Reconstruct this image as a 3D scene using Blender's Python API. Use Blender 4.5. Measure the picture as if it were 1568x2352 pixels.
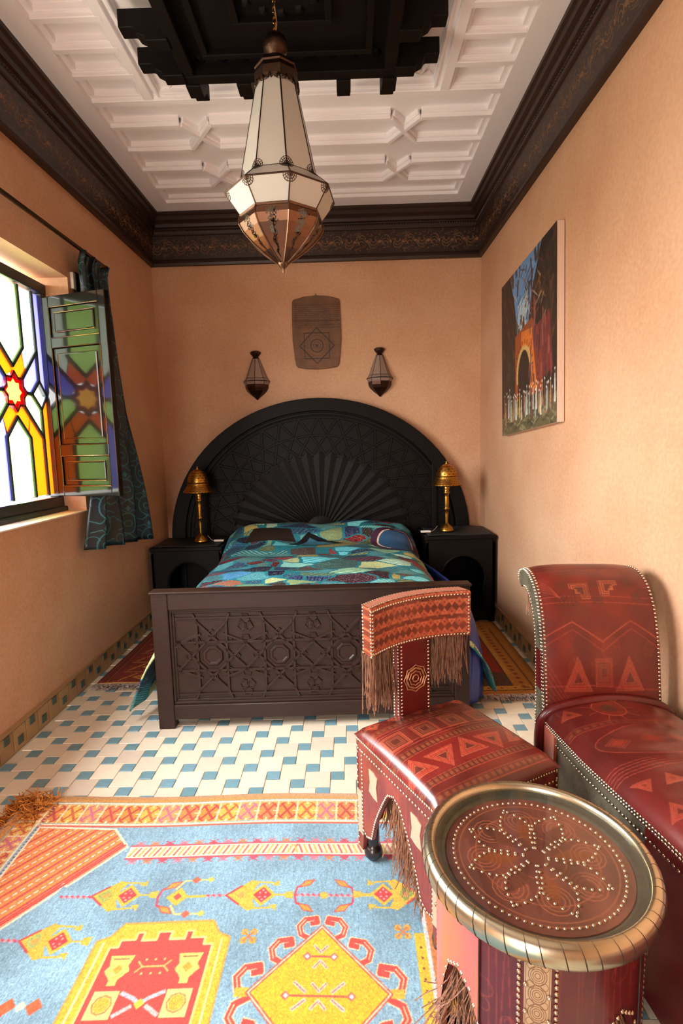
import bpy, math, random
import numpy as np
from mathutils import Vector, Matrix
for o in list(bpy.data.objects): bpy.data.objects.remove(o)
S = bpy.context.scene
COL = S.collection
random.seed(7); RNG = np.random.RandomState(7)
PI = math.pi
# ------------------------------------------------------------------ camera
F, PIT, YAW, ROLL = 1227.9, .1226, -.0153, -.0255
fw = Vector((math.sin(YAW)*math.cos(PIT), math.cos(YAW)*math.cos(PIT), -math.sin(PIT)))
r0 = Vector((math.cos(YAW), -math.sin(YAW), 0)); u0 = r0.cross(fw)
rr = r0*math.cos(ROLL)+u0*math.sin(ROLL); uu = -r0*math.sin(ROLL)+u0*math.cos(ROLL)
cd = bpy.data.cameras.new('camera'); cam = bpy.data.objects.new('camera', cd); COL.objects.link(cam)
cam.matrix_world = Matrix(((rr.x, uu.x, -fw.x, 0), (rr.y, uu.y, -fw.y, 0), (rr.z, uu.z, -fw.z, 1.4), (0, 0, 0, 1)))
cd.sensor_fit = 'VERTICAL'; cd.sensor_height = 36; cd.lens = F*36/2352; cd.clip_start = .05
S.camera = cam
# ------------------------------------------------------------------ light and exposure
S.view_settings.view_transform = 'Standard'; S.view_settings.look = 'None'
S.view_settings.exposure = 0.15; S.view_settings.gamma = 1; S.view_settings.use_curve_mapping = False
W = bpy.data.worlds.new('sky'); S.world = W; W.use_nodes = True
bg = W.node_tree.nodes['Background']; bg.inputs[1].default_value = 20.0
wt = W.node_tree; wc = wt.nodes.new('ShaderNodeTexCoord'); ws = wt.nodes.new('ShaderNodeSeparateXYZ'); wr = wt.nodes.new('ShaderNodeValToRGB')
wt.links.new(wc.outputs['Generated'], ws.inputs[0]); wm = wt.nodes.new('ShaderNodeMapRange'); wm.inputs[1].default_value = -1; wt.links.new(ws.outputs[2], wm.inputs[0])
e = wr.color_ramp.elements; e[0].position = .44; e[0].color = (.40, .36, .30, 1); e[1].position = .52; e[1].color = (1.0, .98, .95, 1); e2 = e.new(1.0); e2.color = (1.25, 1.35, 1.5, 1)
wt.links.new(wm.outputs[0], wr.inputs[0]); wt.links.new(wr.outputs[0], bg.inputs[0])
S.cycles.use_denoising = True; S.cycles.max_bounces = 10; S.cycles.diffuse_bounces = 6
S.cycles.sample_clamp_indirect = 8
def area(name, loc, rot, sx, sy, power=None, color=(1, 1, 1)):
    l = bpy.data.lights.new(name, 'AREA'); l.shape = 'RECTANGLE'; l.size = sx; l.size_y = sy
    o = bpy.data.objects.new(name, l); COL.objects.link(o); o.location = loc; o.rotation_euler = rot
    if power is None: l.cycles.is_portal = True
    else: l.energy = power; l.color = color
    return o
XL, XR, YB, YF, ZC = -1.617, 1.146, 4.69, -1.6, 3.32      # room shell
WY0, WY1, WZ0, WZ1 = .55, 3.25, 1.045, 2.42               # window opening in the left wall
DX0, DX1, DZ1 = -1.35, -.65, 2.15                          # doorway behind the camera
area('window_daylight', (XL-.36, (WY0+WY1)/2, (WZ0+WZ1)/2), (0, -PI/2, 0), WZ1-WZ0, WY1-WY0)
area('doorway_daylight', ((DX0+DX1)/2, YF-.22, DZ1/2), (PI/2, 0, 0), DX1-DX0, DZ1)

# ------------------------------------------------------------------ helpers
def lin(c):
    return tuple(((v/255)/12.92 if v/255 <= .04045 else (((v/255)+.055)/1.055)**2.4) for v in c)
def newmat(name):
    m = bpy.data.materials.new(name); m.use_nodes = True
    nt = m.node_tree; return m, nt, nt.nodes['Principled BSDF']
def N(nt, t, **k):
    n = nt.nodes.new(t)
    for a, b in k.items():
        if a.startswith('i_'): n.inputs[a[2:].replace('_', ' ')].default_value = b
        else: setattr(n, a, b)
    return n
def mat(name, c, rough=.6, metal=0., var=0., vscale=8., bump=0., bscale=60., coat=0., spec=None, c2=None, stretch=None, rnd=0., bdist=.004):
    m, nt, b = newmat(name); L = nt.links.new
    c = lin(c); c2 = lin(c2) if c2 else tuple(x*(1-var) for x in c)
    b.inputs['Roughness'].default_value = rough; b.inputs['Metallic'].default_value = metal
    b.inputs['Coat Weight'].default_value = coat; b.inputs['Coat Roughness'].default_value = .08
    if spec is not None: b.inputs['Specular IOR Level'].default_value = spec
    tc = N(nt, 'ShaderNodeTexCoord'); mp = N(nt, 'ShaderNodeMapping'); L(tc.outputs['Object'], mp.inputs[0])
    if stretch: mp.inputs['Scale'].default_value = stretch
    col = None
    if var or c2 != c:
        nz = N(nt, 'ShaderNodeTexNoise', i_Scale=vscale, i_Detail=6., i_Roughness=.65); L(mp.outputs[0], nz.inputs[0])
        rp = N(nt, 'ShaderNodeValToRGB'); rp.color_ramp.elements[0].position = .35; rp.color_ramp.elements[1].position = .68
        rp.color_ramp.elements[0].color = (*c2, 1); rp.color_ramp.elements[1].color = (*c, 1)
        L(nz.outputs[0], rp.inputs[0]); col = rp.outputs[0]
    if rnd:
        oi = N(nt, 'ShaderNodeObjectInfo'); hs = N(nt, 'ShaderNodeHueSaturation')
        mr = N(nt, 'ShaderNodeMapRange'); mr.inputs[3].default_value = 1-rnd; mr.inputs[4].default_value = 1+rnd*.6
        mr2 = N(nt, 'ShaderNodeMapRange'); mr2.inputs[3].default_value = .5-rnd*.06; mr2.inputs[4].default_value = .5+rnd*.06
        L(oi.outputs['Random'], mr.inputs[0]); L(oi.outputs['Random'], mr2.inputs[0])
        L(mr.outputs[0], hs.inputs['Value']); L(mr2.outputs[0], hs.inputs['Hue'])
        if col: L(col, hs.inputs['Color'])
        else: hs.inputs['Color'].default_value = (*c, 1)
        col = hs.outputs[0]
    if col: L(col, b.inputs['Base Color'])
    else: b.inputs['Base Color'].default_value = (*c, 1)
    if bump:
        n2 = N(nt, 'ShaderNodeTexNoise', i_Scale=bscale, i_Detail=5.); L(mp.outputs[0], n2.inputs[0])
        bp = N(nt, 'ShaderNodeBump', i_Strength=bump, i_Distance=bdist); L(n2.outputs[0], bp.inputs['Height']); L(bp.outputs[0], b.inputs['Normal'])
    return m
def facing(nt, a, b):
    lw = N(nt, 'ShaderNodeLayerWeight'); lw.inputs[0].default_value = .5; pw_ = N(nt, 'ShaderNodeMath', operation='POWER'); pw_.inputs[1].default_value = 4.
    nt.links.new(lw.outputs['Facing'], pw_.inputs[0]); mr = N(nt, 'ShaderNodeMapRange'); mr.inputs[3].default_value = a; mr.inputs[4].default_value = b
    nt.links.new(pw_.outputs[0], mr.inputs[0]); return mr
class Canvas:
    """a small raster painter; world extents (x0,x1,y0,y1) map to the pixel grid"""
    def __init__(s, x0, x1, y0, y1, res, c):
        s.x0, s.x1, s.y0, s.y1 = x0, x1, y0, y1
        s.w = int(round((x1-x0)/res)); s.h = int(round((y1-y0)/res)); s.kx = s.w/(x1-x0); s.ky = s.h/(y1-y0)
        s.a = np.ones((s.h, s.w, 3), np.float32)*np.array(c, np.float32)/255
    def poly(s, pts, c, al=1.):
        P = [((x-s.x0)*s.kx, (y-s.y0)*s.ky) for x, y in pts]
        xa = max(0, int(min(p[0] for p in P))-1); xb = min(s.w, int(max(p[0] for p in P))+2)
        ya = max(0, int(min(p[1] for p in P))-1); yb = min(s.h, int(max(p[1] for p in P))+2)
        if xa >= xb or ya >= yb: return
        X, Y = np.meshgrid(np.arange(xa, xb)+.5, np.arange(ya, yb)+.5); ins = np.zeros(X.shape, bool)
        for i in range(len(P)):
            (ax, ay), (bx, by) = P[i], P[i-1]
            if ay == by: continue
            ins ^= ((ay > Y) != (by > Y)) & (X < (bx-ax)*(Y-ay)/(by-ay)+ax)
        t = s.a[ya:yb, xa:xb]; t[ins] = t[ins]*(1-al)+np.array(c, np.float32)/255*al
    def rect(s, x0, y0, x1, y1, c, al=1.): s.poly([(x0, y0), (x1, y0), (x1, y1), (x0, y1)], c, al)
    def line(s, pts, w, c, al=1., closed=False):
        pts = list(pts)+([pts[0]] if closed else [])
        for (ax, ay), (bx, by) in zip(pts, pts[1:]):
            d = math.hypot(bx-ax, by-ay) or 1e-9; nx, ny = -(by-ay)/d*w/2, (bx-ax)/d*w/2; ex, ey = (bx-ax)/d*w*.3, (by-ay)/d*w*.3
            s.poly([(ax+nx-ex, ay+ny-ey), (bx+nx+ex, by+ny+ey), (bx-nx+ex, by-ny+ey), (ax-nx-ex, ay-ny-ey)], c, al)
    def ngon(s, x, y, r, n, c, rot=0., al=1., ry=None):
        s.poly([(x+r*math.cos(rot+2*PI*i/n), y+(ry or r)*math.sin(rot+2*PI*i/n)) for i in range(n)], c, al)
    def ring(s, x, y, r, w, c, n=24, rot=0., al=1., ry=None, a0=0., a1=2*PI):
        s.line([(x+r*math.cos(rot+a0+(a1-a0)*i/n), y+(ry or r)*math.sin(rot+a0+(a1-a0)*i/n)) for i in range(n+1)], w, c, al)
    def noise(s, amp, cell=1, rng=RNG, ax=None):
        h, w = -(-s.h//cell)+1, -(-s.w//cell)+1
        if ax == 'y': w2 = w; n = np.repeat(np.repeat(rng.randn(max(2, h//12)+1, w2), 12*cell, 0), cell, 1)
        else: n = np.repeat(np.repeat(rng.randn(h, w), cell, 0), cell, 1)
        n = np.resize(n, (max(n.shape[0], s.h), n.shape[1]))[:s.h, :s.w] if n.shape[0] < s.h else n[:s.h, :s.w]
        s.a = np.clip(s.a*(1+amp*n[:, :, None]), 0, 1)
    def blotch(s, amp, k=6, rng=RNG):
        Y, X = np.mgrid[0:s.h, 0:s.w]; n = np.zeros((s.h, s.w))
        for _ in range(k*4):
            f = rng.uniform(.5, k)*2*PI; t = rng.uniform(0, 2*PI); n += np.sin(f*(math.cos(t)*X/s.w+math.sin(t)*Y/s.w)+rng.uniform(0, 6.3))
        s.a = np.clip(s.a*(1+amp*n[:, :, None]/math.sqrt(k*2)), 0, 1)
    def blur(s, n=1):
        for _ in range(n):
            a = s.a; b = a.copy(); b[1:-1, 1:-1] = (a[1:-1, 1:-1]*2+a[:-2, 1:-1]+a[2:, 1:-1]+a[1:-1, :-2]+a[1:-1, 2:])/6; s.a = b
    def image(s, name):
        im = bpy.data.images.new(name, s.w, s.h); px = np.ones((s.h, s.w, 4), np.float32); px[:, :, :3] = s.a
        im.pixels.foreach_set(px.ravel()); im.update(); return im
def imat(name, cv, rough=.7, metal=0., bump=0., bdist=.003, coat=0., spec=None, fine=0., fscale=300., rep=False, sheen=0., alpha=None):
    """material whose colour is a pattern drawn by Canvas in this script, laid on by the mesh's own uv"""
    m, nt, b = newmat(name); L = nt.links.new
    im = cv.image(name); t = N(nt, 'ShaderNodeTexImage'); t.image = im; t.extension = 'REPEAT' if rep else 'EXTEND'
    L(t.outputs[0], b.inputs['Base Color'])
    b.inputs['Roughness'].default_value = rough; b.inputs['Metallic'].default_value = metal; b.inputs['Coat Weight'].default_value = coat
    b.inputs['Coat Roughness'].default_value = .15; b.inputs['Sheen Weight'].default_value = sheen
    if spec is not None: b.inputs['Specular IOR Level'].default_value = spec
    prev = None
    if bump:
        bw = N(nt, 'ShaderNodeRGBToBW'); L(t.outputs[0], bw.inputs[0])
        bp = N(nt, 'ShaderNodeBump', i_Strength=bump, i_Distance=bdist); L(bw.outputs[0], bp.inputs['Height']); prev = bp
    if fine:
        tc = N(nt, 'ShaderNodeTexCoord'); nz = N(nt, 'ShaderNodeTexNoise', i_Scale=fscale, i_Detail=4.); L(tc.outputs['Object'], nz.inputs[0])
        b2 = N(nt, 'ShaderNodeBump', i_Strength=fine, i_Distance=.003); L(nz.outputs[0], b2.inputs['Height'])
        if prev: L(prev.outputs[0], b2.inputs['Normal'])
        prev = b2
    if prev: L(prev.outputs[0], b.inputs['Normal'])
    if alpha:
        bw = N(nt, 'ShaderNodeRGBToBW'); L(t.outputs[0], bw.inputs[0]); g = N(nt, 'ShaderNodeMath', operation='GREATER_THAN'); g.inputs[1].default_value = alpha
        L(bw.outputs[0], g.inputs[0]); L(g.outputs[0], b.inputs['Alpha'])
    return m
class MB:
    """collects vertices and faces for one mesh"""
    def __init__(s): s.v = []; s.f = []
    def add(s, V, Fs):
        k = len(s.v); s.v += [tuple(p) for p in V]; s.f += [tuple(i+k for i in f) for f in Fs]; return s
    def box(s, x0, x1, y0, y1, z0, z1):
        return s.add([(x0, y0, z0), (x1, y0, z0), (x1, y1, z0), (x0, y1, z0), (x0, y0, z1), (x1, y0, z1), (x1, y1, z1), (x0, y1, z1)],
                     [(0, 3, 2, 1), (4, 5, 6, 7), (0, 1, 5, 4), (1, 2, 6, 5), (2, 3, 7, 6), (3, 0, 4, 7)])
    def prism(s, P, d, O=(0, 0, 0), ax=0):
        """polygon P (2-D) extruded by d. ax 0: polygon in yz along x; 1: in xz along y; 2: in xy along z"""
        n = len(P); f = (lambda a, b, t: (O[0]+t, O[1]+a, O[2]+b)) if ax == 0 else (lambda a, b, t: (O[0]+a, O[1]+t, O[2]+b)) if ax == 1 else (lambda a, b, t: (O[0]+a, O[1]+b, O[2]+t))
        V = [f(a, b, 0) for a, b in P]+[f(a, b, d) for a, b in P]
        return s.add(V, [tuple(range(n))[::-1], tuple(range(n, 2*n))]+[(i, (i+1) % n, n+(i+1) % n, n+i) for i in range(n)])
    def lathe(s, prof, n=24, O=(0, 0, 0), rot=0., sx=1., sy=1.):
        V = []; m = len(prof)
        for i in range(n):
            a = rot+2*PI*i/n
            V += [(O[0]+r*math.cos(a)*sx, O[1]+r*math.sin(a)*sy, O[2]+z) for r, z in prof]
        Fs = [(i*m+j, ((i+1) % n)*m+j, ((i+1) % n)*m+j+1, i*m+j+1) for i in range(n) for j in range(m-1)]
        return s.add(V, Fs)
    def tube(s, pts, r, n=8, cap=True, closed=False):
        pts = [Vector(p) for p in pts]; m = len(pts); V = []; up = None
        for i, p in enumerate(pts):
            if closed: d = pts[(i+1) % m]-pts[i-1]
            else: d = pts[min(i+1, m-1)]-pts[max(i-1, 0)]
            d = d.normalized() if d.length > 1e-9 else Vector((0, 0, 1))
            if up is None: up = Vector((0, 0, 1)) if abs(d.z) < .9 else Vector((1, 0, 0))
            a = d.cross(up).normalized(); b = a.cross(d).normalized(); up = b
            q = r[i] if isinstance(r, (list, tuple)) else r
            V += [tuple(p+a*q*math.cos(2*PI*k/n)+b*q*math.sin(2*PI*k/n)) for k in range(n)]
        mm = m if closed else m-1
        Fs = [(i*n+k, i*n+(k+1) % n, ((i+1) % m)*n+(k+1) % n, ((i+1) % m)*n+k) for i in range(mm) for k in range(n)]
        if cap and not closed: Fs += [tuple(range(n))[::-1], tuple(range((m-1)*n, m*n))]
        return s.add(V, Fs)
    def dome(s, p, nrm, r, n=6, h=.6):
        nrm = Vector(nrm).normalized(); a = nrm.orthogonal().normalized(); b = nrm.cross(a); p = Vector(p)
        V = []
        for (q, z) in ((1, 0), (.72, .7*h)):
            V += [tuple(p+a*r*q*math.cos(2*PI*k/n)+b*r*q*math.sin(2*PI*k/n)+nrm*r*z) for k in range(n)]
        V.append(tuple(p+nrm*r*h))
        return s.add(V, [(k, (k+1) % n, n+(k+1) % n, n+k) for k in range(n)]+[(n+k, n+(k+1) % n, 2*n) for k in range(n)])
    def grid(s, fn, nu, nv, wrap=False):
        V = [tuple(fn(i/nu, j/nv)) for j in range(nv+1) for i in range(nu+1)]
        return s.add(V, [(j*(nu+1)+i, j*(nu+1)+i+1, (j+1)*(nu+1)+i+1, (j+1)*(nu+1)+i) for j in range(nv) for i in range(nu)])
    def build(s, name, m, parent=None, smooth=False, uv=None, bevel=0., solid=0., loc=None, rot=None, seg=2, kind=None, label=None, auto=False):
        me = bpy.data.meshes.new(name); me.from_pydata(s.v, [], s.f); me.materials.append(m)
        if uv:
            l = me.uv_layers.new(name='UVMap').data; co = me.vertices
            for p in me.polygons:
                for li in p.loop_indices: l[li].uv = uv(co[me.loops[li].vertex_index].co, p.normal)
        if smooth: me.polygons.foreach_set('use_smooth', [True]*len(me.polygons))
        o = bpy.data.objects.new(name, me); COL.objects.link(o)
        if parent: o.parent = parent
        if loc: o.location = loc
        if rot: o.rotation_euler = rot
        if solid: md = o.modifiers.new('s', 'SOLIDIFY'); md.thickness = abs(solid); md.offset = -1 if solid > 0 else 1
        if bevel: md = o.modifiers.new('b', 'BEVEL'); md.width = bevel; md.segments = seg; md.limit_method = 'ANGLE'; md.angle_limit = .6
        if kind: o['kind'] = kind
        if label: o['label'] = label
        return o
def gridst(us, vs, fn):
    b = MB(); nu = len(us)-1; nv = len(vs)-1
    V = [tuple(fn(u, v)) for v in vs for u in us]
    return b.add(V, [(j*(nu+1)+i, j*(nu+1)+i+1, (j+1)*(nu+1)+i+1, (j+1)*(nu+1)+i) for j in range(nv) for i in range(nu)])
def tag(o, label, cat, group=None):
    o['label'] = label; o['category'] = cat
    if group: o['group'] = group
    return o
def thing(name, label, cat, loc=(0, 0, 0), rz=0., group=None):
    o = bpy.data.objects.new(name, None); COL.objects.link(o); o.location = loc; o.rotation_euler = (0, 0, rz)
    o.empty_display_size = .1; return tag(o, label, cat, group)
def dup(o, parent=None, loc=None, rot=None):
    c = o.copy(); COL.objects.link(c)
    if parent: c.parent = parent
    if loc: c.location = loc
    if rot: c.rotation_euler = rot
    return c
def duptree(o, parent=None):
    c = dup(o, parent)
    for ch in list(o.children): duptree(ch, c)
    return c
def lerp(a, b, t): return a+(b-a)*t
def interp(x, xs, ys): return float(np.interp(x, xs, ys))
def icatmull(pts, n):
    """dense smooth 2-D polyline through pts"""
    out = []; P = [pts[0]]+list(pts)+[pts[-1]]
    for i in range(1, len(P)-2):
        for k in range(n):
            t = k/n; a, b, c, d = P[i-1], P[i], P[i+1], P[i+2]
            out.append(tuple(.5*((2*b[j])+(-a[j]+c[j])*t+(2*a[j]-5*b[j]+4*c[j]-d[j])*t*t+(-a[j]+3*b[j]-3*c[j]+d[j])*t**3) for j in range(len(b))))
    return out+[tuple(pts[-1])]

# ------------------------------------------------------------------ materials
def plaster(name, c, c2, sc=1.3):
    m, nt, b = newmat(name); L = nt.links.new
    tc = N(nt, 'ShaderNodeTexCoord'); n1 = N(nt, 'ShaderNodeTexNoise', i_Scale=sc, i_Detail=7., i_Roughness=.6); L(tc.outputs['Object'], n1.inputs[0])
    rp = N(nt, 'ShaderNodeValToRGB'); e = rp.color_ramp.elements; e[0].position = .33; e[0].color = (*lin(c2), 1); e[1].position = .66; e[1].color = (*lin(c), 1)
    L(n1.outputs[0], rp.inputs[0])
    n2 = N(nt, 'ShaderNodeTexNoise', i_Scale=55., i_Detail=3.); L(tc.outputs['Object'], n2.inputs[0])
    mx = N(nt, 'ShaderNodeMixRGB', blend_type='OVERLAY'); mx.inputs[0].default_value = .22; L(rp.outputs[0], mx.inputs[1]); L(n2.outputs[0], mx.inputs[2]); L(mx.outputs[0], b.inputs['Base Color'])
    b.inputs['Roughness'].default_value = .62; b.inputs['Specular IOR Level'].default_value = .3
    bp = N(nt, 'ShaderNodeBump', i_Strength=.25, i_Distance=.01); L(n1.outputs[0], bp.inputs['Height'])
    b2 = N(nt, 'ShaderNodeBump', i_Strength=.15, i_Distance=.003); L(n2.outputs[0], b2.inputs['Height']); L(bp.outputs[0], b2.inputs['Normal']); L(b2.outputs[0], b.inputs['Normal'])
    return m
M_wall = plaster('salmon_tadelakt', (210, 168, 134), (197, 148, 112))
M_white = mat('white_plaster', (240, 236, 238), .75, bump=.04, bscale=40)
M_wood = mat('dark_walnut', (50, 31, 23), .42, spec=.25, var=.35, vscale=14, stretch=(1, 1, 8), coat=.08, bump=.08, bscale=40)
M_wood2 = mat('dark_cedar', (48, 26, 18), .42, var=.4, vscale=10, stretch=(6, 6, 1), bump=.1, bscale=50)
M_black = mat('black_brown_wood', (18, 12, 10), .5, spec=.14, var=.3, vscale=12, bump=.06, bscale=50)
M_head = mat('headboard_wood', (17, 12, 10), .5, spec=.14, var=.3, vscale=12, bump=.06, bscale=50)
M_varnish = mat('black_varnish', (16, 12, 10), .4, coat=.5, bump=.05, bscale=30, spec=.06)
M_varnish.node_tree.nodes['Principled BSDF'].inputs['Coat Roughness'].default_value = .08
M_framep = mat('window_paint', (40, 42, 40), .4)
M_brass = mat('antique_brass', (190, 140, 60), .28, metal=1., var=.35, vscale=40, bump=.05, bscale=200)
M_stud = mat('nickel_stud', (215, 195, 165), .28, metal=1.)
M_rim = mat('hammered_white_brass', (214, 206, 176), .27, metal=1., var=.25, vscale=9, bump=.05, bscale=60)
M_lmet = mat('aged_copper_metal', (120, 92, 74), .32, metal=1., var=.45, vscale=18, bump=.1, bscale=120)
M_lmetd = mat('dark_lantern_metal', (82, 62, 50), .4, metal=1., var=.4, vscale=30, bump=.2, bscale=160)
M_cream = mat('cream_zellige', (236, 220, 192), .35, var=.08, vscale=20, rnd=.12, bump=.05, bscale=60)
M_blue = mat('blue_zellige', (124, 162, 170), .25, var=.12, vscale=40, rnd=.14, bump=.05, bscale=60)
M_grout = mat('pale_grout', (214, 198, 170), .9)
M_btile = mat('tan_zellige', (178, 142, 98), .4, var=.12, vscale=20, rnd=.1)
M_bblue = mat('green_zellige', (70, 88, 78), .3, rnd=.15)
M_iron = mat('dark_iron', (30, 24, 20), .45, metal=.6)
M_cream_pl = mat('white_plastic', (225, 215, 200), .4)
M_fr_w = mat('pale_wool_fringe', (215, 195, 185), .9)
M_fr_o = mat('orange_wool_tassel', (205, 125, 40), .9, var=.35, vscale=60)
M_blue_satin = mat('royal_blue_satin', (45, 62, 150), .33, var=.3, vscale=6, spec=.7)

M_centre = mat('blackened_cedar', (14, 9, 7), .6, spec=.15, var=.3, vscale=10, bump=.1, bscale=50)
# ------------------------------------------------------------------ room shell
def structure(o): o['kind'] = 'structure'; return o
def wall_hole(name, plane, sgn, u0, u1, v0, v1, hu0, hu1, hv0, hv1, th, m):
    """wall in plane x=plane ('x') or y=plane ('y') with one opening; inner face at plane, body thickness th away by sgn"""
    ax, c = plane; pt = (lambda u, v, d: (c+sgn*d, u, v)) if ax == 'x' else (lambda u, v, d: (u, c+sgn*d, v))
    us = (u0, hu0, hu1, u1); vs = (v0, hv0, hv1, v1); b = MB(); V = [pt(u, v, d) for d in (0, th) for v in vs for u in us]
    Fs = []
    for d in (0, 1):
        for j in range(3):
            for i in range(3):
                if i == 1 and j == 1: continue
                q = [d*16+j*4+i, d*16+j*4+i+1, d*16+(j+1)*4+i+1, d*16+(j+1)*4+i]; Fs.append(q if d else q[::-1])
    for a, c2 in ((5, 6), (6, 10), (10, 9), (9, 5)): Fs.append((a, c2, c2+16, a+16))
    for a, c2 in ((0, 1), (1, 2), (2, 3), (3, 7), (7, 11), (11, 15), (15, 14), (14, 13), (13, 12), (12, 8), (8, 4), (4, 0)): Fs.append((c2, a, a+16, c2+16))
    b.add(V, Fs); o = b.build(name, m)
    import bmesh
    bm = bmesh.new(); bm.from_mesh(o.data); bmesh.ops.recalc_face_normals(bm, faces=bm.faces[:]); bm.to_mesh(o.data); bm.free()
    return structure(o)
wall_left = wall_hole('wall_left', ('x', XL), -1, YF, YB, 0, 3.5, WY0, WY1, WZ0, WZ1, .34, M_wall)
wall_front = wall_hole('wall_front', ('y', YF), -1, XL, XR, 0, 3.5, DX0, DX1, .001, DZ1, .2, M_wall)
structure(MB().box(XL, XR, YB, YB+.2, 0, 3.5).build('wall_back', M_wall))
structure(MB().box(XR, XR+.2, YF, YB, 0, 3.5).build('wall_right', M_wall))
floor = structure(MB().box(XL-.34, XR+.2, YF-.2, YB+.2, -.2, -.004).build('floor', M_grout))
ceiling = structure(MB().box(XL-.34, XR+.2, YF-.2, YB+.2, ZC+.05, ZC+.3).build('ceiling', M_white))

# floor tiling: hopscotch pattern of large cream and small blue tiles, measured lattice
A_, B_, OX, OY = .1091, .0583, -.8414, 2.5455; G = .0014
def tile_mesh(w): return MB().box(-w/2+G, w/2-G, -w/2+G, w/2-G, -.006, 0)
big0 = tile_mesh(A_).build('cream_tile', M_cream, floor, bevel=.0015, seg=1); blu0 = tile_mesh(B_).build('blue_tile', M_blue, floor, bevel=.0015, seg=1)
rest_c, rest_b = MB(), MB(); first = [True, True]
for i in range(-60, 61):
    for j in range(-60, 61):
        bx, by = OX+A_*i-B_*j, OY-B_*i-A_*j; cx, cy = bx+(A_+B_)/2, by+(A_-B_)/2
        for kind, (x, y, w) in ((0, (cx, cy, A_)), (1, (bx, by, B_))):
            if not (XL+w/2-.02 < x < XR-w/2+.02 and YF+.06 < y < YB-w/2): continue
            near = (1.93 < y < 3.12 and not (-.9 < x < .5 and y > 2.72)) or (x < -1.28 and 1.3 < y < 1.93)
            if near:
                src = (big0, blu0)[kind]
                dz = RNG.uniform(-.0006, .0006)
                if first[kind]: src.location = (x, y, dz); first[kind] = False
                else: dup(src, floor, (x, y, dz), (RNG.uniform(-.004, .004), RNG.uniform(-.004, .004), RNG.uniform(-.01, .01)))
            else: (rest_c, rest_b)[kind].box(x-w/2+G, x+w/2-G, y-w/2+G, y+w/2-G, -.006, 0)
rest_c.build('cream_tiling', M_cream, floor, kind='stuff'); rest_b.build('blue_tiling', M_blue, floor, kind='stuff')

# tiled skirting
def skirting(name, x, s, y0, y1):
    base = structure(MB().box(min(x, x+s*.01), max(x, x+s*.01), YF, YB, 0, .118).build(name, M_grout))
    ledge = MB().box(min(x, x+s*.02), max(x, x+s*.02), YF, YB, .118, .128).build('ledge', M_btile, base)
    t0 = b0 = None; far = MB(); y = y0; k = 0
    while y < y1:
        if t0 is None: t0 = MB().box(min(0, s*.006), max(0, s*.006), -.0475, .0475, -.055, .055).build('tan_tile', M_btile, base, bevel=.001, seg=1, loc=(x+s*.01, y, .058))
        else: dup(t0, base, (x+s*.01, y, .058))
        zz = (.046, .092)[k % 2]
        if b0 is None: b0 = MB().box(min(0, s*.005), max(0, s*.005), -.021, .021, -.02, .02).build('green_tile', M_bblue, base, bevel=.001, seg=1, loc=(x+s*.015, y, zz))
        else: dup(b0, base, (x+s*.015, y, zz))
        y += .1; k += 1
    return base
skirting('baseboard_left', XL, 1, 1.99, 4.6); skirting('baseboard_right', XR, -1, 2.2, 4.6)
structure(MB().box(XL+.02, XR-.02, YB-.012, YB, 0, .12).build('baseboard_back', M_btile))

# carved wooden cornice
cvf = Canvas(0, .4, 0, .19, .0008, (40, 23, 15))
for k in range(4):
    x = .05+k*.1; s_ = 1 if k % 2 else -1
    for q in range(3):
        cvf.ring(x, .095+s_*(.018-q*.016), .036-q*.009, .006, (124, 86, 56), a0=(0 if s_ > 0 else PI)-.4, a1=(PI if s_ > 0 else 2*PI)+.9)
    for q in range(7):
        a = q*2*PI/7; cvf.ngon(x+.026*math.cos(a)*1.2, .095+.05*math.sin(a), .011, 8, (88, 52, 32), ry=.006)
    cvf.ngon(x+.05, .095, .016, 6, (130, 92, 60)); cvf.ring(x+.05, .095, .026, .005, (84, 50, 32))
    cvf.ngon(x+.05, .155, .012, 3, (92, 58, 36), rot=PI/2); cvf.ngon(x+.05, .035, .012, 3, (92, 58, 36), rot=-PI/2)
for k in range(46):
    x, y = RNG.uniform(0, .4), RNG.uniform(.012, .178); a = RNG.uniform(0, 6); cvf.ring(x, y, RNG.uniform(.008, .018), .0045, [(104, 72, 46), (86, 58, 38), (20, 12, 8)][RNG.randint(3)], 10, a0=a, a1=a+4.2)
cvf.noise(.12, 1); cvf.blur(1)
M_frieze = imat('carved_frieze', cvf, .38, bump=1., bdist=.02, rep=True, fine=.3, fscale=120.)
PROF = [(0, 2.928), (.034, 2.928), (.04, 2.945), (.036, 2.966), (.022, 2.974), (.02, 2.982), (.044, 3.155), (.052, 3.158), (.058, 3.166), (.062, 3.186), (.056, 3.2), (.062, 3.208), (.078, 3.214), (.084, 3.235), (.082, 3.25), (.1, 3.262), (.104, 3.29), (.118, 3.3), (.12, 3.33), (0, 3.33)]
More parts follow.
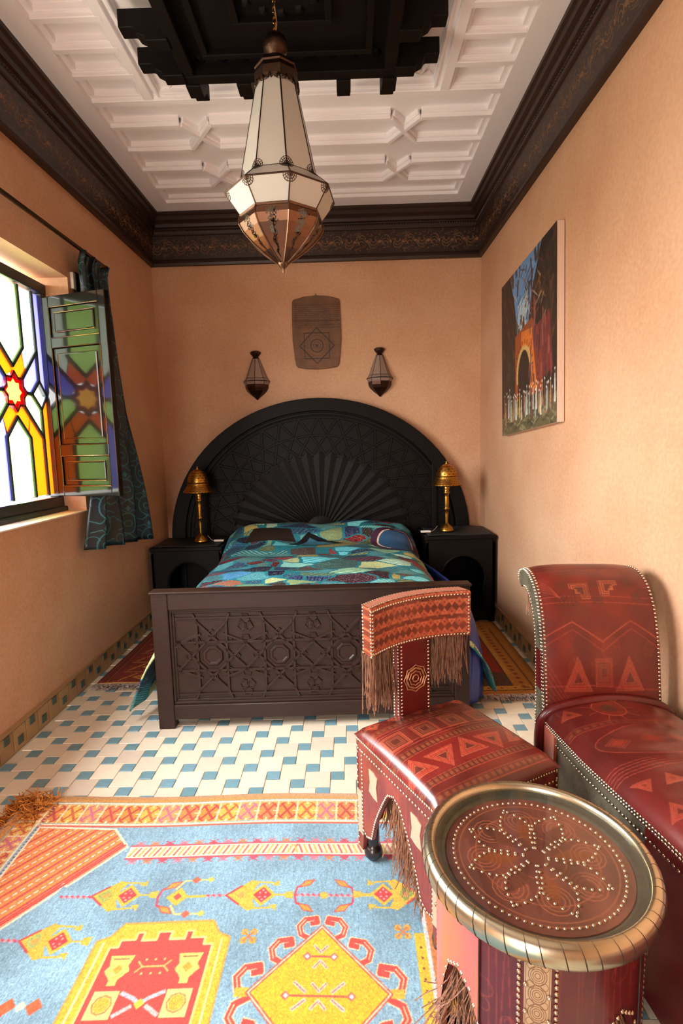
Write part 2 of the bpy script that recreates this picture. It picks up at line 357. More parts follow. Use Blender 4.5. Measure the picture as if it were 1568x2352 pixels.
def cornice(name, side):
    n = len(PROF); V = []
    for e in (0, 1):
        for d, z in PROF:
            if side == 'L': V.append((XL+d, (YF+d if e == 0 else YB-d), z))
            elif side == 'R': V.append((XR-d, (YB-d if e == 0 else YF+d), z))
            elif side == 'B': V.append(((XL+d if e == 0 else XR-d), YB-d, z))
            else: V.append(((XR-d if e == 0 else XL+d), YF+d, z))
    Fs = [(i, n+i, n+i+1, i+1) for i in range(n-1) if i != 5]
    o = structure(MB().add(V, Fs).build(name, M_wood2))
    fr = MB().add([V[5], V[n+5], V[n+6], V[6]], [(0, 1, 2, 3)])
    fr.build('carved_frieze', M_frieze, o, uv=lambda co, nn: (((co.y if side in 'LR' else co.x)/.4), (co.z-2.982)/.173))
    # beaded rope moulding above the frieze
    rb = MB(); L0, L1 = (YF, YB) if side in 'LR' else (XL, XR); m_ = int((L1-L0-.14)/.02)
    for i in range(m_):
        t = L0+.07+i*.02; d = .064
        p = (XL+d, t, 3.19) if side == 'L' else (XR-d, t, 3.19) if side == 'R' else (t, YB-d, 3.19) if side == 'B' else (t, YF+d, 3.19)
        nn = (1, 0, -.5) if side == 'L' else (-1, 0, -.5) if side == 'R' else (0, -1, -.5) if side == 'B' else (0, 1, -.5)
        rb.dome(p, nn, .0075, 5, .8)
    rb.build('beading', M_wood2, o, kind='stuff')
for i, s_ in enumerate('LBRF'): cornice('trim_%d' % (i+1), s_)

# plaster ceiling: rim, long ribs, cross ribs with X crossings (ribs hang below the recessed field)
CX = -.24
def rib(name, p, q, w, z0=ZC, z1=ZC+.055):
    dz_ = RNG.uniform(0, .0022); z0 += dz_; p, q = Vector(p), Vector(q); d = (q-p); L = d.length; d.normalize(); nx = Vector((-d.y, d.x)); b = MB()
    for ww, za in ((w, z0+.02), (w*.55, z0)):
        V = [(p+nx*ww/2), (p-nx*ww/2), (q-nx*ww/2), (q+nx*ww/2)]
        b.add([(v.x, v.y, za) for v in V]+[(v.x, v.y, z1) for v in V], [(0, 1, 2, 3), (0, 4, 5, 1), (1, 5, 6, 2), (2, 6, 7, 3), (3, 7, 4, 0), (4, 7, 6, 5)])
    return b.build(name, M_white, ceiling, bevel=.004, seg=1)
fi = (-1.375, .895, 4.43)
rim = MB()
for ins, z in ((0, ZC), (.03, ZC+.022)):
    x0, x1, y1 = fi[0]+ins, fi[1]-ins, fi[2]-ins
    rim.box(XL, x0, YF, YB, z, ZC+.055).box(x1, XR, YF, YB, z, ZC+.055).box(x0, x1, y1, YB, z, ZC+.055).box(x0, x1, YF, -1.3-ins, z, ZC+.055)
rim.build('ceiling_rim', M_white, ceiling)
RL, RRX = -1.055, .575
for x in (RL, RRX):
    rib('plaster_rib', (x, -.1), (x, 3.23), .1); rib('plaster_rib', (x+(.055 if x < CX else -.055), -.1), (x+(.055 if x < CX else -.055), 3.2), .03, ZC+.01)
rib('plaster_rib', (fi[0], 3.22), (fi[1], 3.22), .09)
X1, X0 = .48, .30
for ya, yb in ((3.45, 3.71), (3.96, 4.21)):
    for y in (ya, yb):
        rib('plaster_rib', (fi[0], y), (CX-(X1-CX), y), .07); rib('plaster_rib', (X1, y), (fi[1], y), .07)
        rib('plaster_rib', (CX-(X0-CX), y), (X0, y), .07)
    for sx in (1, -1):
        xa, xb = CX+sx*(X0-CX), CX+sx*(X1-CX)
        rib('plaster_rib', (xa, ya), (xb, yb), .055); rib('plaster_rib', (xa, yb), (xb, ya), .055)
for k, y in enumerate(np.arange(.2, 3.1, .187)):
    rib('plaster_rib', (fi[0], y), (RL, y), .07); rib('plaster_rib', (RRX, y), (fi[1], y), .07)
for x in (RL+.16, RRX-.14):
    b = MB()
    for k in range(4):
        a = k*PI/2+.5; b.add([(x, 3.1, ZC+.02), (x+.045*math.cos(a-.45), 3.1+.045*math.sin(a-.45), ZC+.048), (x+.07*math.cos(a), 3.1+.07*math.sin(a), ZC+.035), (x+.045*math.cos(a+.45), 3.1+.045*math.sin(a+.45), ZC+.048)], [(0, 3, 2, 1)])
    b.dome((x, 3.1, ZC+.035), (0, 0, -1), .016, 8); b.build('plaster_rosette', M_white, ceiling)

# ------------------------------------------------------------------ carved wooden ceiling centrepiece
PX0, PX1, PY0, PY1, PZ = -.755, .275, 1.78, 2.86, 3.19
cp = thing('ceiling_centrepiece', 'dark carved wooden square panel with projecting beam ends under the white ceiling', 'ceiling panel', ((PX0+PX1)/2, (PY0+PY1)/2, PZ))
ox, oy = (PX0+PX1)/2, (PY0+PY1)/2; hx, hy = (PX1-PX0)/2, (PY1-PY0)/2
MB().box(-hx+.02, hx-.02, -hy+.02, hy-.02, .05, .13).build('panel', M_centre, cp)
fr = MB()
for a, b_, c, d in ((-hx, hx, hy-.06, hy), (-hx, hx, -hy, -hy+.06), (-hx, -hx+.06, -hy+.06, hy-.06), (hx-.06, hx, -hy+.06, hy-.06)): fr.box(a, b_, c, d, -.01, .13)
fr.build('frame', M_centre, cp, bevel=.006)
fr = MB()
for q in (.12, .3):
    for a, b_, c, d in ((-hx+q, hx-q, hy-q-.03, hy-q), (-hx+q, hx-q, -hy+q, -hy+q+.03), (-hx+q, -hx+q+.03, -hy+q+.03, hy-q-.03), (hx-q-.03, hx-q, -hy+q+.03, hy-q-.03)): fr.box(a, b_, c, d, .02, .06)
fr.build('inner_moulding', M_centre, cp, bevel=.004)
b = MB()
for i in range(9):
    for j in range(2):
        x = lerp(-hx+.1, hx-.1, i/8)
        for yy in (hy-.09, -hy+.09): b.dome((x, yy, .05), (0, 0, -1), .028, 6, .5)
for k in range(16):
    a = k*PI/8
    for r_ in (.12, .2): b.dome((r_*math.cos(a), r_*math.sin(a), .05), (0, 0, -1), .024, 5, .6)
b.build('carved_bosses', M_centre, cp, kind='stuff')
def corbel(): # profile along its length t outward, height z; thinner towards the end
    P = [(0, .11), (.21, .11), (.21, .035), (.15, .035), (.143, .03), (.13, .012), (.11, .002), (.1, -.002), (.095, -.02), (0, -.02)]
    return MB().prism(P, .07, (-.035, 0, 0), ax=0)
cb = corbel().build('beam_end', M_centre, cp, bevel=.003, seg=1); first = True
spots = [(x-ox, hy-.01, 0) for x in (-.72, -.47, .02, .245)]+[(x-ox, -hy+.01, PI) for x in (-.72, -.47, .02, .245)]
spots += [(-hx+.01, y-oy, PI/2) for y in (2.14, 2.58, 2.805)]+[(hx-.01, y-oy, -PI/2) for y in (2.14, 2.58, 2.805)]
for x, y, a in spots:
    if first: cb.location = (x, y, 0); cb.rotation_euler = (0, 0, a); first = False
    else: dup(cb, cp, (x, y, 0), (0, 0, a))

# ------------------------------------------------------------------ ceiling lantern
def frosted(name, c, tr=.25, rough=.5):
    m = bpy.data.materials.new(name); m.use_nodes = True; nt = m.node_tree; nt.nodes.clear(); L = nt.links.new
    out = N(nt, 'ShaderNodeOutputMaterial'); df = N(nt, 'ShaderNodeBsdfDiffuse'); tl = N(nt, 'ShaderNodeBsdfTranslucent'); gl = N(nt, 'ShaderNodeBsdfGlossy'); gl.inputs['Roughness'].default_value = .12
    df.inputs[0].default_value = (*lin(c), 1); tl.inputs[0].default_value = (*lin(c), 1)
    m1 = N(nt, 'ShaderNodeMixShader'); m1.inputs[0].default_value = .45; L(df.outputs[0], m1.inputs[1]); L(tl.outputs[0], m1.inputs[2])
    fr = facing(nt, .05, .6)
    m2 = N(nt, 'ShaderNodeMixShader'); L(fr.outputs[0], m2.inputs[0]); L(m1.outputs[0], m2.inputs[1]); L(gl.outputs[0], m2.inputs[2]); L(m2.outputs[0], out.inputs[0]); return m
M_frost = frosted('frosted_glass', (226, 224, 216))
cvp = Canvas(0, 1, 0, 1, .003, (124, 92, 74))
for k in range(5):
    y = .16+k*.15; r_ = .19-.028*k
    for q in range(7):
        a = q*2*PI/7+k; cvp.ring(.5+r_*.55*math.cos(a), y+.05*math.sin(a), .035, .018, (10, 8, 7), 8, a0=a, a1=a+4.2); cvp.ngon(.5+r_*1.0*math.cos(a), y+.062*math.sin(a), .02, 5, (10, 8, 7))
    cvp.ngon(.5, y, .028, 8, (10, 8, 7))
M_pierced = imat('pierced_metal', cvp, .28, metal=1., alpha=.12)
def lantern_parts(root, pr, bowl, rot, M_f, M_m, M_b, bar, ball, filig, dupn=8):
    """octagonal lantern: pr = [(R,z)] rings of the glass body from top to bottom; bowl = lower metal profile"""
    n = 8
    def V(R, z, k): a = rot+2*PI*k/n; return (R*math.cos(a), R*math.sin(a), z)
    frb = MB(); fil = MB()
    for (Ra, za), (Rb, zb) in zip(pr, pr[1:]):
        for k in range(n):
            a, b_, c, d = Vector(V(Ra, za, k)), Vector(V(Ra, za, k+1)), Vector(V(Rb, zb, k+1)), Vector(V(Rb, zb, k))
            MB().add([a, b_, c, d], [(0, 1, 2, 3)]).build('pane', M_f, root, solid=.002)
            frb.tube([a, d], bar, 5)
            if filig and (a-d).length > .06:
                nn = (b_-a).cross(d-a).normalized()
                if nn.dot(a+c) < 0: nn = -nn
                ups = [(d, (c-d).normalized(), (a-d).normalized()), (c, (d-c).normalized(), (b_-c).normalized()), (a, (b_-a).normalized(), (d-a).normalized()), (b_, (a-b_).normalized(), (c-b_).normalized())]
                for o_, e, g in (ups if (a-d).length > .2 else ups[2:]):
                    for s_ in (.011, .019, .027):
                        pts = [o_+e*s_*math.cos(t)+g*s_*math.sin(t)*(1.15)+nn*.002 for t in np.linspace(0, PI/2, 5)]; fil.tube(pts, .0014, 4, cap=False)
                    for t in (.4, .8, 1.2): fil.tube([o_+nn*.002, o_+e*.03*math.cos(t)+g*.03*math.sin(t)+nn*.002], .0013, 4, cap=False)
    for (R, z) in pr:
        frb.tube([V(R, z, k) for k in range(n)], bar*1.05, 5, closed=True)
    frb.build('frame', M_m, root)
    if filig: fil.build('filigree', M_m, root, kind='stuff')
    return V
lt = thing('ceiling_lantern', 'large octagonal frosted glass and pierced metal lantern hanging by a chain from the ceiling', 'lantern', (-.248, 2.3, 2.11))
LZ = 2.11; rot = math.radians(-74)
pr = [(.078, 2.825-LZ), (.156, 2.458-LZ), (.222, 2.40-LZ), (.164, 2.322-LZ)]
lantern_parts(lt, pr, None, rot, M_frost, M_lmetd, None, .0035, None, True)
bw = MB(); prof = [(.164, .212), (.172, .198), (.172, .18), (.155, .15), (.122, .115), (.08, .08), (.045, .055), (.022, .04)]
nseg = 8
for k in range(nseg):
    a0, a1 = rot+2*PI*k/8, rot+2*PI*(k+1)/8; V = []; UV = []
    for (R, z) in prof: V += [(R*math.cos(a0), R*math.sin(a0), z), (R*math.cos(a1), R*math.sin(a1), z)]
    seg = MB().add(V, [(2*i, 2*i+2, 2*i+3, 2*i+1) for i in range(len(prof)-1)])
    ca = (a0+a1)/2
    seg.build('bowl_panel', M_pierced, lt, uv=lambda co, nn, ca=ca: (.5+((math.atan2(co.y, co.x)-ca+PI) % (2*PI)-PI)/(PI/4)*1.0, (.212-co.z)/.19))
rb = MB()
for k in range(8):
    a = rot+2*PI*k/8; rb.tube([(R*math.cos(a), R*math.sin(a), z) for R, z in prof], .004, 5)
rb.tube([(.165*math.cos(rot+k*PI/4), .165*math.sin(rot+k*PI/4), .212) for k in range(8)], .006, 5, closed=True)
rb.build('bowl_ribs', M_lmet, lt)
MB().lathe([(.001, .0), (.004, .005), (.003, .014), (.01, .022), (.02, .032), (.024, .042), (.02, .05), (.001, .052)], 10).build('finial', M_lmet, lt, smooth=True)
MB().lathe([(.082, .7), (.086, .712), (.088, .74), (.083, .757), (.087, .762), (.078, .778), (.06, .792), (.046, .8), (.03, .806), (.03, .812)], 8, rot=rot).build('cap', M_lmetd, lt)
b = MB()
for k in range(16):
    a = k*PI/8
    b.tube([(.087*math.cos(a+t), 0.087*math.sin(a+t), .707-.02*math.sin(abs(t)/.19*PI)) for t in np.linspace(-.19, .19, 6)], .003, 4)
b.build('scalloped_edge', M_lmetd, lt)
MB().lathe([(.026, .81), (.03, .818), (.045, .83), (.05, .85), (.046, .87), (.034, .885), (.02, .892), (.014, .9), (.001, .902)], 12).build('crown_ball', M_lmetd, lt, smooth=True)
ch = MB()
for k in range(10):
    z = .905+k*.019; a = (k % 2)*PI/2
    ch.tube([(.0065*math.cos(t)*math.cos(a), .0065*math.cos(t)*math.sin(a), z+.0125*math.sin(t)) for t in np.linspace(0, 2*PI, 9)[:-1]], .002, 4, closed=True)
ch.build('chain', M_brass, lt)
MB().tube([(.004, 0, .9), (.008, .003, .94), (.004, 0, .98), (-.002, 0, 1.02), (0, 0, 1.12)], .0035, 6).build('cord', mat('lamp_cord', (150, 120, 85), .6), lt)

# ------------------------------------------------------------------ wall sconces, plaque, painting
def sconce(x, label):
    s = thing('wall_lantern', label, 'wall lamp', (x, YB, 1.81), 0, 'wall lanterns above the headboard')
    lz = [(.03, .345), (.092, .18), (.112, .155), (.095, .125)]
    n = 8; half = list(range(4, 8))
    def V(R, z, k): a = 2*PI*k/n; return (R*math.cos(a), R*math.sin(a)-.012, z)
    fb = MB()
    for (Ra, za), (Rb, zb) in zip(lz, lz[1:]):
        for k in half:
            MB().add([V(Ra, za, k), V(Ra, za, k+1), V(Rb, zb, k+1), V(Rb, zb, k)], [(0, 1, 2, 3)]).build('pane', M_sc, s, solid=.002)
        for k in half+[8]: fb.tube([V(Ra, za, k), V(Rb, zb, k)], .003, 5)
    for R, z in lz: fb.tube([V(R, z, k) for k in half+[8]], .0035, 5)
    fb.build('frame', M_iron, s)
    bp = [(.1, .128), (.098, .1), (.085, .075), (.055, .045), (.025, .022), (.001, 0)]
    bb_ = MB()
    for (Ra, za), (Rb, zb) in zip(bp, bp[1:]):
        for k in half: bb_.add([V(Ra, za, k), V(Ra, za, k+1), V(Rb, zb, k+1), V(Rb, zb, k)], [(0, 3, 2, 1)])
    bb_.build('bowl', M_iron2, s, solid=.003)
    cpp = MB(); tp = [(.03, .345), (.022, .36), (.042, .385), (.048, .4), (.03, .41), (.001, .412)]
    for (Ra, za), (Rb, zb) in zip(tp, tp[1:]):
        for k in half: cpp.add([V(Ra, za, k), V(Ra, za, k+1), V(Rb, zb, k+1), V(Rb, zb, k)], [(0, 1, 2, 3)])
    cpp.build('cap', M_iron2, s, solid=.003)
    MB().box(-.02, .02, -.012, 0, .12, .36).build('back_plate', M_iron, s)
    return s
M_sc = frosted('sconce_glass', (190, 165, 150))
M_iron2 = mat('rusty_copper', (70, 42, 32), .4, metal=.8, var=.4, vscale=40)
sconce(-.77, 'small dark metal and glass wall lantern left of the carved plaque'); sconce(.285, 'small dark metal and glass wall lantern right of the carved plaque')
cv = Canvas(-.22, .22, -.31, .31, .0012, (112, 78, 52)); cv.blotch(.05, 5)
for k in range(120):
    y = RNG.uniform(-.3, .3); cv.line([(-.22, y), (.22, y+RNG.uniform(-.004, .004))], .0012, (92, 62, 40), .5)
def script_line(y, x0, x1, h):
    x = x0
    while x < x1:
        w = RNG.uniform(.004, .011); k = RNG.randint(4)
        if k < 2: cv.line([(x, y), (x+w*.5, y+h*RNG.uniform(.3, .9)), (x+w, y)], .0016, (52, 32, 22))
        elif k == 2: cv.ring(x+w/2, y, w*.5, .0016, (52, 32, 22), 8, a0=PI, a1=2*PI)
        else: cv.line([(x+w*.6, y), (x+w*.6, y+h)], .0018, (52, 32, 22))
        cv.line([(x, y), (x+w, y)], .0014, (52, 32, 22)); x += w*1.1
for k in range(12): script_line(.225-k*.0165, -.185, .185, .010)
cv.line([(-.2, .104), (.2, .1)], .004, (48, 30, 20)); cv.line([(-.2, .07), (.2, .067)], .0018, (52, 32, 22))
sy = -.105
for rot_ in (0, PI/4):
    R = .15 if rot_ else .148
    P = [(R*math.cos(rot_+k*PI/2)*(1.0), sy+R*math.sin(rot_+k*PI/2)) for k in range(4)]; cv.line(P, .0055, (44, 27, 18), closed=True); cv.line([(x*.93, sy+(y-sy)*.93) for x, y in P], .0016, (60, 38, 26), closed=True)
cv.ring(0, sy, .053, .006, (44, 27, 18)); cv.ring(0, sy, .03, .002, (60, 38, 26)); cv.ngon(0, sy, .012, 8, (60, 38, 26)); cv.ring(0, sy, .085, .002, (62, 40, 27))
for k in range(8):
    a = k*PI/4; cv.ring(.108*math.cos(a), sy+.108*math.sin(a), .008, .0016, (60, 38, 26), 8)
for x in (-.17, .17):
    for y in (.03, -.08, -.18, -.25): cv.ring(x*.8, y, .012, .0016, (60, 38, 26), 6, a1=4)
cv.blur(1); M_plq = imat('carved_plaque', cv, .6, bump=.5, bdist=.004)
def plaque_outline():
    P = []
    top = [(-.2, .255), (-.19, .275), (-.1, .298), (0, .305), (.1, .298), (.19, .275), (.2, .255)]
    right = [(.205, .1), (.205, -.05), (.192, -.2), (.182, -.262), (.165, -.283)]
    bot = [(.09, -.295), (0, -.3), (-.09, -.295), (-.165, -.283), (-.182, -.262), (-.192, -.2), (-.205, -.05), (-.205, .1)]
    return top+right+bot
plq = MB().prism([(x, z) for x, z in plaque_outline()], .022, (0, -.022, 0), ax=1).build('wooden_plaque', M_plq, bevel=.005, loc=(-.243, YB, 2.355), uv=lambda co, n: ((co.x+.22)/.44, (co.z+.31)/.62))
tag(plq, 'carved brown wooden writing board with an eight pointed star hung above the bed', 'plaque')
MB().tube([(0, -.01, .3), (0, -.01, .315), (0, -.004, .32)], .003, 5).build('hanging_nail', M_iron, plq)
# painting on the right wall
cv = Canvas(0, 1, 0, 1.04, .003, (38, 34, 32)); R_ = np.random.RandomState(3)
def stroke(x, y, l, a, w, c, al=.9): cv.line([(x, y), (x+l*math.cos(a), y+l*math.sin(a))], w, c, al)
cv.poly([(.2, 1.04), (.78, 1.04), (.62, .82), (.55, .62), (.35, .6), (.3, .8)], (96, 140, 186)); cv.poly([(.35, .8), (.55, .86), (.52, .6), (.36, .6)], (150, 180, 200))
for k in range(260):
    x, y = R_.uniform(0, 1), R_.uniform(.3, 1.04)
    if .28 < x < .6 and y > .62 and R_.rand() < .8: continue
    c = [(30, 26, 26), (52, 40, 36), (66, 46, 34), (44, 50, 46), (88, 56, 40)][R_.randint(5)]; stroke(x, y, R_.uniform(.03, .12), R_.uniform(.8, 2.4), R_.uniform(.012, .04), c, .7)
cv.poly([(.3, .62), (.62, .66), (.78, .52), (.8, .2), (.3, .2)], (148, 72, 38)); cv.poly([(.42, .62), (.62, .6), (.68, .4), (.7, .22), (.45, .3)], (206, 112, 44)); cv.poly([(.62, .58), (.9, .62), (.95, .3), (.7, .25)], (116, 48, 46), .8)
cv.ring(.47, .36, .13, .035, (200, 160, 96), 16, a0=-.3, a1=PI+.3, ry=.15); cv.ngon(.47, .33, .11, 20, (34, 30, 28), ry=.17); cv.rect(.36, .15, .58, .33, (34, 30, 28))
for k in range(12): a = .1+k*.27; stroke(.47+.15*math.cos(a), .37+.17*math.sin(a), .02, a, .008, (52, 36, 28))
for k in range(50): stroke(R_.uniform(.25, .85), R_.uniform(.6, .98), R_.uniform(.04, .14), R_.choice([.5, .7, 2.4, 2.6])+R_.uniform(-.2, .2), .008, [(196, 178, 150), (90, 60, 44), (150, 96, 48), (40, 50, 60)][R_.randint(4)], .8)
for k in range(40): stroke(R_.uniform(.55, .95), R_.uniform(.25, .7), R_.uniform(.05, .15), PI/2+R_.uniform(-.2, .2), .02, [(128, 50, 52), (150, 84, 70), (90, 66, 92), (60, 40, 44)][R_.randint(4)], .7)
cv.rect(0, 0, 1, .12, (96, 88, 62)); 
for k in range(160): stroke(R_.uniform(0, 1), R_.uniform(0, .16), R_.uniform(.03, .1), R_.uniform(-.6, .6), .014, [(126, 116, 76), (84, 80, 60), (150, 138, 104), (60, 58, 50)][R_.randint(4)], .7)
for k in range(38):
    x = .06+k*.0245+R_.uniform(-.01, .01); y = R_.uniform(.06, .12); h = R_.uniform(.13, .2); c = [(206, 196, 176), (190, 160, 96), (150, 172, 160), (170, 120, 90), (214, 208, 196), (96, 70, 60)][R_.randint(6)]
    cv.poly([(x-.013, y), (x+.013, y), (x+.008, y+h*.8), (x-.008, y+h*.8)], c, .9); cv.ngon(x, y+h*.86, .009, 6, (110, 72, 52)); cv.ngon(x, y+h*.93, .009, 6, (220, 212, 200))
cv.noise(.06, 2); cv.blur(2)
M_paint = imat('oil_painting', cv, .45, bump=.2, bdist=.004)
M_canv = mat('canvas_edge', (222, 196, 176), .9)
pt = thing('canvas_painting', 'unframed oil painting of a crowd before an orange arch on the right wall', 'painting', (XR, 3.37, 1.47))
pw, ph = .5, 1.03; tilt = (math.radians(-3.2), 0, 0)
MB().box(-.042, -.004, -pw, pw, 0, ph).build('stretched_canvas', M_canv, pt, rot=tilt, bevel=.002)
MB().add([(-.0435, pw, 0), (-.0435, -pw, 0), (-.0435, -pw, ph), (-.0435, pw, ph)], [(0, 1, 2, 3)]).build('painted_scene', M_paint, pt, rot=tilt, uv=lambda co, n: (.5-co.y/(2*pw), co.z/ph))

# ------------------------------------------------------------------ window with stained glass, shutter, curtain
def glassmat(name, c):
    m = bpy.data.materials.new(name); m.use_nodes = True; nt = m.node_tree; nt.nodes.clear(); L = nt.links.new
    out = N(nt, 'ShaderNodeOutputMaterial'); tr = N(nt, 'ShaderNodeBsdfTransparent'); tl = N(nt, 'ShaderNodeBsdfTranslucent'); gl = N(nt, 'ShaderNodeBsdfGlossy'); gl.inputs['Roughness'].default_value = .1
    tr.inputs[0].default_value = (*lin(c), 1); tl.inputs[0].default_value = (*lin(c), 1)
    a = N(nt, 'ShaderNodeMixShader'); a.inputs[0].default_value = .75; L(tr.outputs[0], a.inputs[1]); L(tl.outputs[0], a.inputs[2])
    fr = facing(nt, .03, .5)
    b_ = N(nt, 'ShaderNodeMixShader'); L(fr.outputs[0], b_.inputs[0]); L(a.outputs[0], b_.inputs[1]); L(gl.outputs[0], b_.inputs[2]); L(b_.outputs[0], out.inputs[0]); return m
GC = dict(green=(196, 220, 158), white=(214, 220, 210), purple=(146, 146, 210), orange=(218, 136, 52), red=(168, 12, 34), yellow=(236, 196, 112))
GM = {k: glassmat(k+'_glass', v) for k, v in GC.items()}
win = structure(bpy.data.objects.new('window_1', None)); COL.objects.link(win); win.location = (-1.78, 2.895, 1.735)
WX = -1.78; oy_, oz_ = 2.895, 1.735
fb = MB(); y0, y1, z0, z1 = WY0-oy_, WY1-oy_, WZ0+.005-oz_, WZ1-.04-oz_
for a, b_, c, d in ((y0, y1, z0, z0+.09), (y0, y1, z1-.06, z1), (y1-.055, y1, z0+.09, z1-.06), (y0, y0+.055, z0+.09, z1-.06), (-.36, -.30, z0+.09, z1-.06)): fb.box(-.03, .03, a, b_, c, d)
fb.build('window_frame', M_framep, win, bevel=.006)
MB().box(-.06, .05, y0, y1, z0-.004, z0+.03).build('frame_sill', M_framep, win, bevel=.006)
HZ = .575; HY = .30
def bars(paths, w=.02):
    b = MB()
    for P in paths:
        for (a, c), (d, e) in zip(P, P[1:]):
            L_ = math.hypot(d-a, e-c); ny, nz = -(e-c)/L_*w/2, (d-a)/L_*w/2; ey, ez = (d-a)/L_*w*.3, (e-c)/L_*w*.3
            b.prism([(a+ny-ey, c+nz-ez), (d+ny+ey, e+nz+ez), (d-ny+ey, e-nz+ez), (a-ny-ey, c-nz-ez)], .026, (-.013, 0, 0), 0)
    return b
sr = .105
st = [(sr*(1 if k % 2 == 0 else .74)*math.cos(k*PI/8+PI/2), sr*(1 if k % 2 == 0 else .74)*math.sin(k*PI/8+PI/2)) for k in range(16)]
st2 = [(.66*a, .66*b_) for a, b_ in st]
paths = []
for s_ in (1, -1):
    for t in (1, -1):
        paths.append([(s_*.105, t*HZ), (s_*.105, t*.245), (0, t*.135)])
        paths.append([(s_*.155, t*.0), (s_*.235, t*.08), (s_*.235, t*HZ)])
        paths.append([(s_*.074, t*.074), (s_*.235, t*.245)])
    paths.append([(s_*.235, .08), (s_*.3, 0), (s_*.235, -.08)]); paths.append([(s_*.105, 0), (s_*.155, 0)])
bars(paths).build('glazing_bars', mat('lead_green_bar', (46, 60, 66), .35), win, bevel=.003, seg=1)
b = bars([[(st[i]), st[(i+1) % 16]] for i in range(16)], .012); b.build('star_bar', mat('star_bar_red', (150, 30, 50), .4), win)
def pane(P, g):
    MB().prism(P, .004, (-.002, 0, 0), 0).build('pane', GM[g], win)
pane(st2, 'yellow')
for i in range(16): pane([st[i], st[(i+1) % 16], st2[(i+1) % 16], st2[i]], 'red')
for t in (1, -1):
    pane([(-.105, t*HZ), (-.105, t*.245), (0, t*.135), (.105, t*.245), (.105, t*HZ)], 'green')
    for s_ in (1, -1):
        up = 'purple' if (s_*t > 0) else 'orange'
        pane([(s_*.105, t*HZ), (s_*.105, t*.245), (s_*.09, t*.23), (s_*.12, t*.125), (s_*.235, t*.245), (s_*.235, t*HZ)], up if t < 0 else 'white')
        pane([(0, t*.105), (s_*.0, t*.135), (s_*.1, t*.235), (s_*.12, t*.125), (s_*.074, t*.074)], 'orange')
        pane([(s_*.1, 0), (s_*.155, 0), (s_*.235, t*.08), (s_*.235, t*.245), (s_*.074, t*.074)], 'green' if t < 0 else 'purple')
        pane([(s_*.235, t*HZ), (s_*.3, t*HZ), (s_*.3, 0), (s_*.235, t*.08)], 'orange' if t < 0 else 'purple')
# open shutter, hinged on the far side of the frame
import mathutils
hin = Vector((-1.725, 3.165)); out_ = Vector((-1.3, 3.03)); SW = (out_-hin).length; sa = math.atan2(out_.y-hin.y, out_.x-hin.x)
sh = MB()
zb, zt = 1.148, 2.283; H_ = zt-zb
rails = [0, .055, .265, .315, .84, .9, 1.085, H_]  # stile/rail breaks
for a, b_ in ((0, .06), (.235, .30), (.85, .905), (H_-.06, H_)): sh.box(.05, SW-.05, -.018, .018, a, b_)
sh.box(0, .05, -.018, .018, 0, H_).box(SW-.05, SW, -.018, .018, 0, H_)
shutter = sh.build('window_shutter', M_varnish, win, bevel=.004, loc=(hin.x-WX, hin.y-oy_, zb-oz_), rot=(0, 0, sa))
M_highlight = mat('gold_highlight', (170, 130, 80), .25, metal=.8)  # gold tone standing in for highlights along the shutter panel edges
for a, b_ in ((.06, .235), (.30, .85), (.905, H_-.06)):
    pb = MB()
    pb.box(.05, SW-.05, -.008, .008, a, b_).box(.085, SW-.085, -.016, .016, a+.035, b_-.035)
    pb.build('shutter_panel', M_varnish, shutter, bevel=.006)
    g = MB()
    for q in (0, .032):
        x0_, x1_, za, zb_ = .052+q, SW-.052-q, a+q, b_-q
        g.tube([(x0_, -.0185+q*.1, za), (x1_, -.0185+q*.1, za), (x1_, -.0185+q*.1, zb_), (x0_, -.0185+q*.1, zb_)], .0022, 4, closed=True)
    g.build('highlight_bead', M_highlight, shutter)
# curtain
cv = Canvas(0, 1, 0, 2, .003, (7, 24, 30))
for i in range(5):
    for j in range(8):
        x, y = .1+i*.2, .12+j*.25+(i % 2)*.12
        cl = (40, 96, 100)
        cv.ring(x, y, .05, .008, cl, 16, ry=.075); cv.ring(x, y, .022, .006, cl, 10)
        for s_ in (1, -1):
            cv.ring(x+s_*.07, y+.03, .03, .006, cl, 10, a0=0, a1=4); cv.line([(x, y-.075), (x+s_*.04, y-.11), (x+s_*.09, y-.09)], .007, cl); cv.line([(x, y+.075), (x+s_*.03, y+.1), (x+s_*.08, y+.085)], .006, cl)
        cv.ngon(x, y+.11, .016, 4, cl, ry=.025)
M_curt = imat('teal_damask', cv, .38, bump=.4, bdist=.004, rep=True)
def curt(u, v):  # u across, v top->bottom
    z = lerp(2.56, .83-.09*u, v)
    ya, yb_ = interp(v, [0, .78, .85, 1], [3.2, 3.19, 3.15, 3.05]), lerp(3.56, 4.0, v**1.2)
    y = lerp(ya, yb_, u)
    if v < .06: y += 0
    amp = lerp(.022, .05, v); ph_ = u*2*PI*3.5+.6*math.sin(v*4)
    x = -1.535+amp*math.sin(ph_)+.012*math.sin(u*37+v*5)
    y += .02*math.cos(ph_)*(1-v*.3)+.02*math.sin(v*7+u*3)
    if v < .03: x += .02*(1-v/.03)
    return (x, y, z)
ct = MB().grid(curt, 80, 60).build('curtain', M_curt, smooth=True, solid=.003, uv=None)
l = ct.data.uv_layers.new(name='UVMap').data
for p in ct.data.polygons:
    for li in p.loop_indices:
        vi = ct.data.loops[li].vertex_index; l[li].uv = ((vi % 81)/80*1.2, 1-(vi//81)/60*.95)
tag(ct, 'dark teal damask curtain hanging behind the open window shutter', 'curtain')
rod = thing('curtain_rod', 'thin dark curtain rod above the window on the left wall', 'curtain rod', (-1.53, 2.0, 2.575))
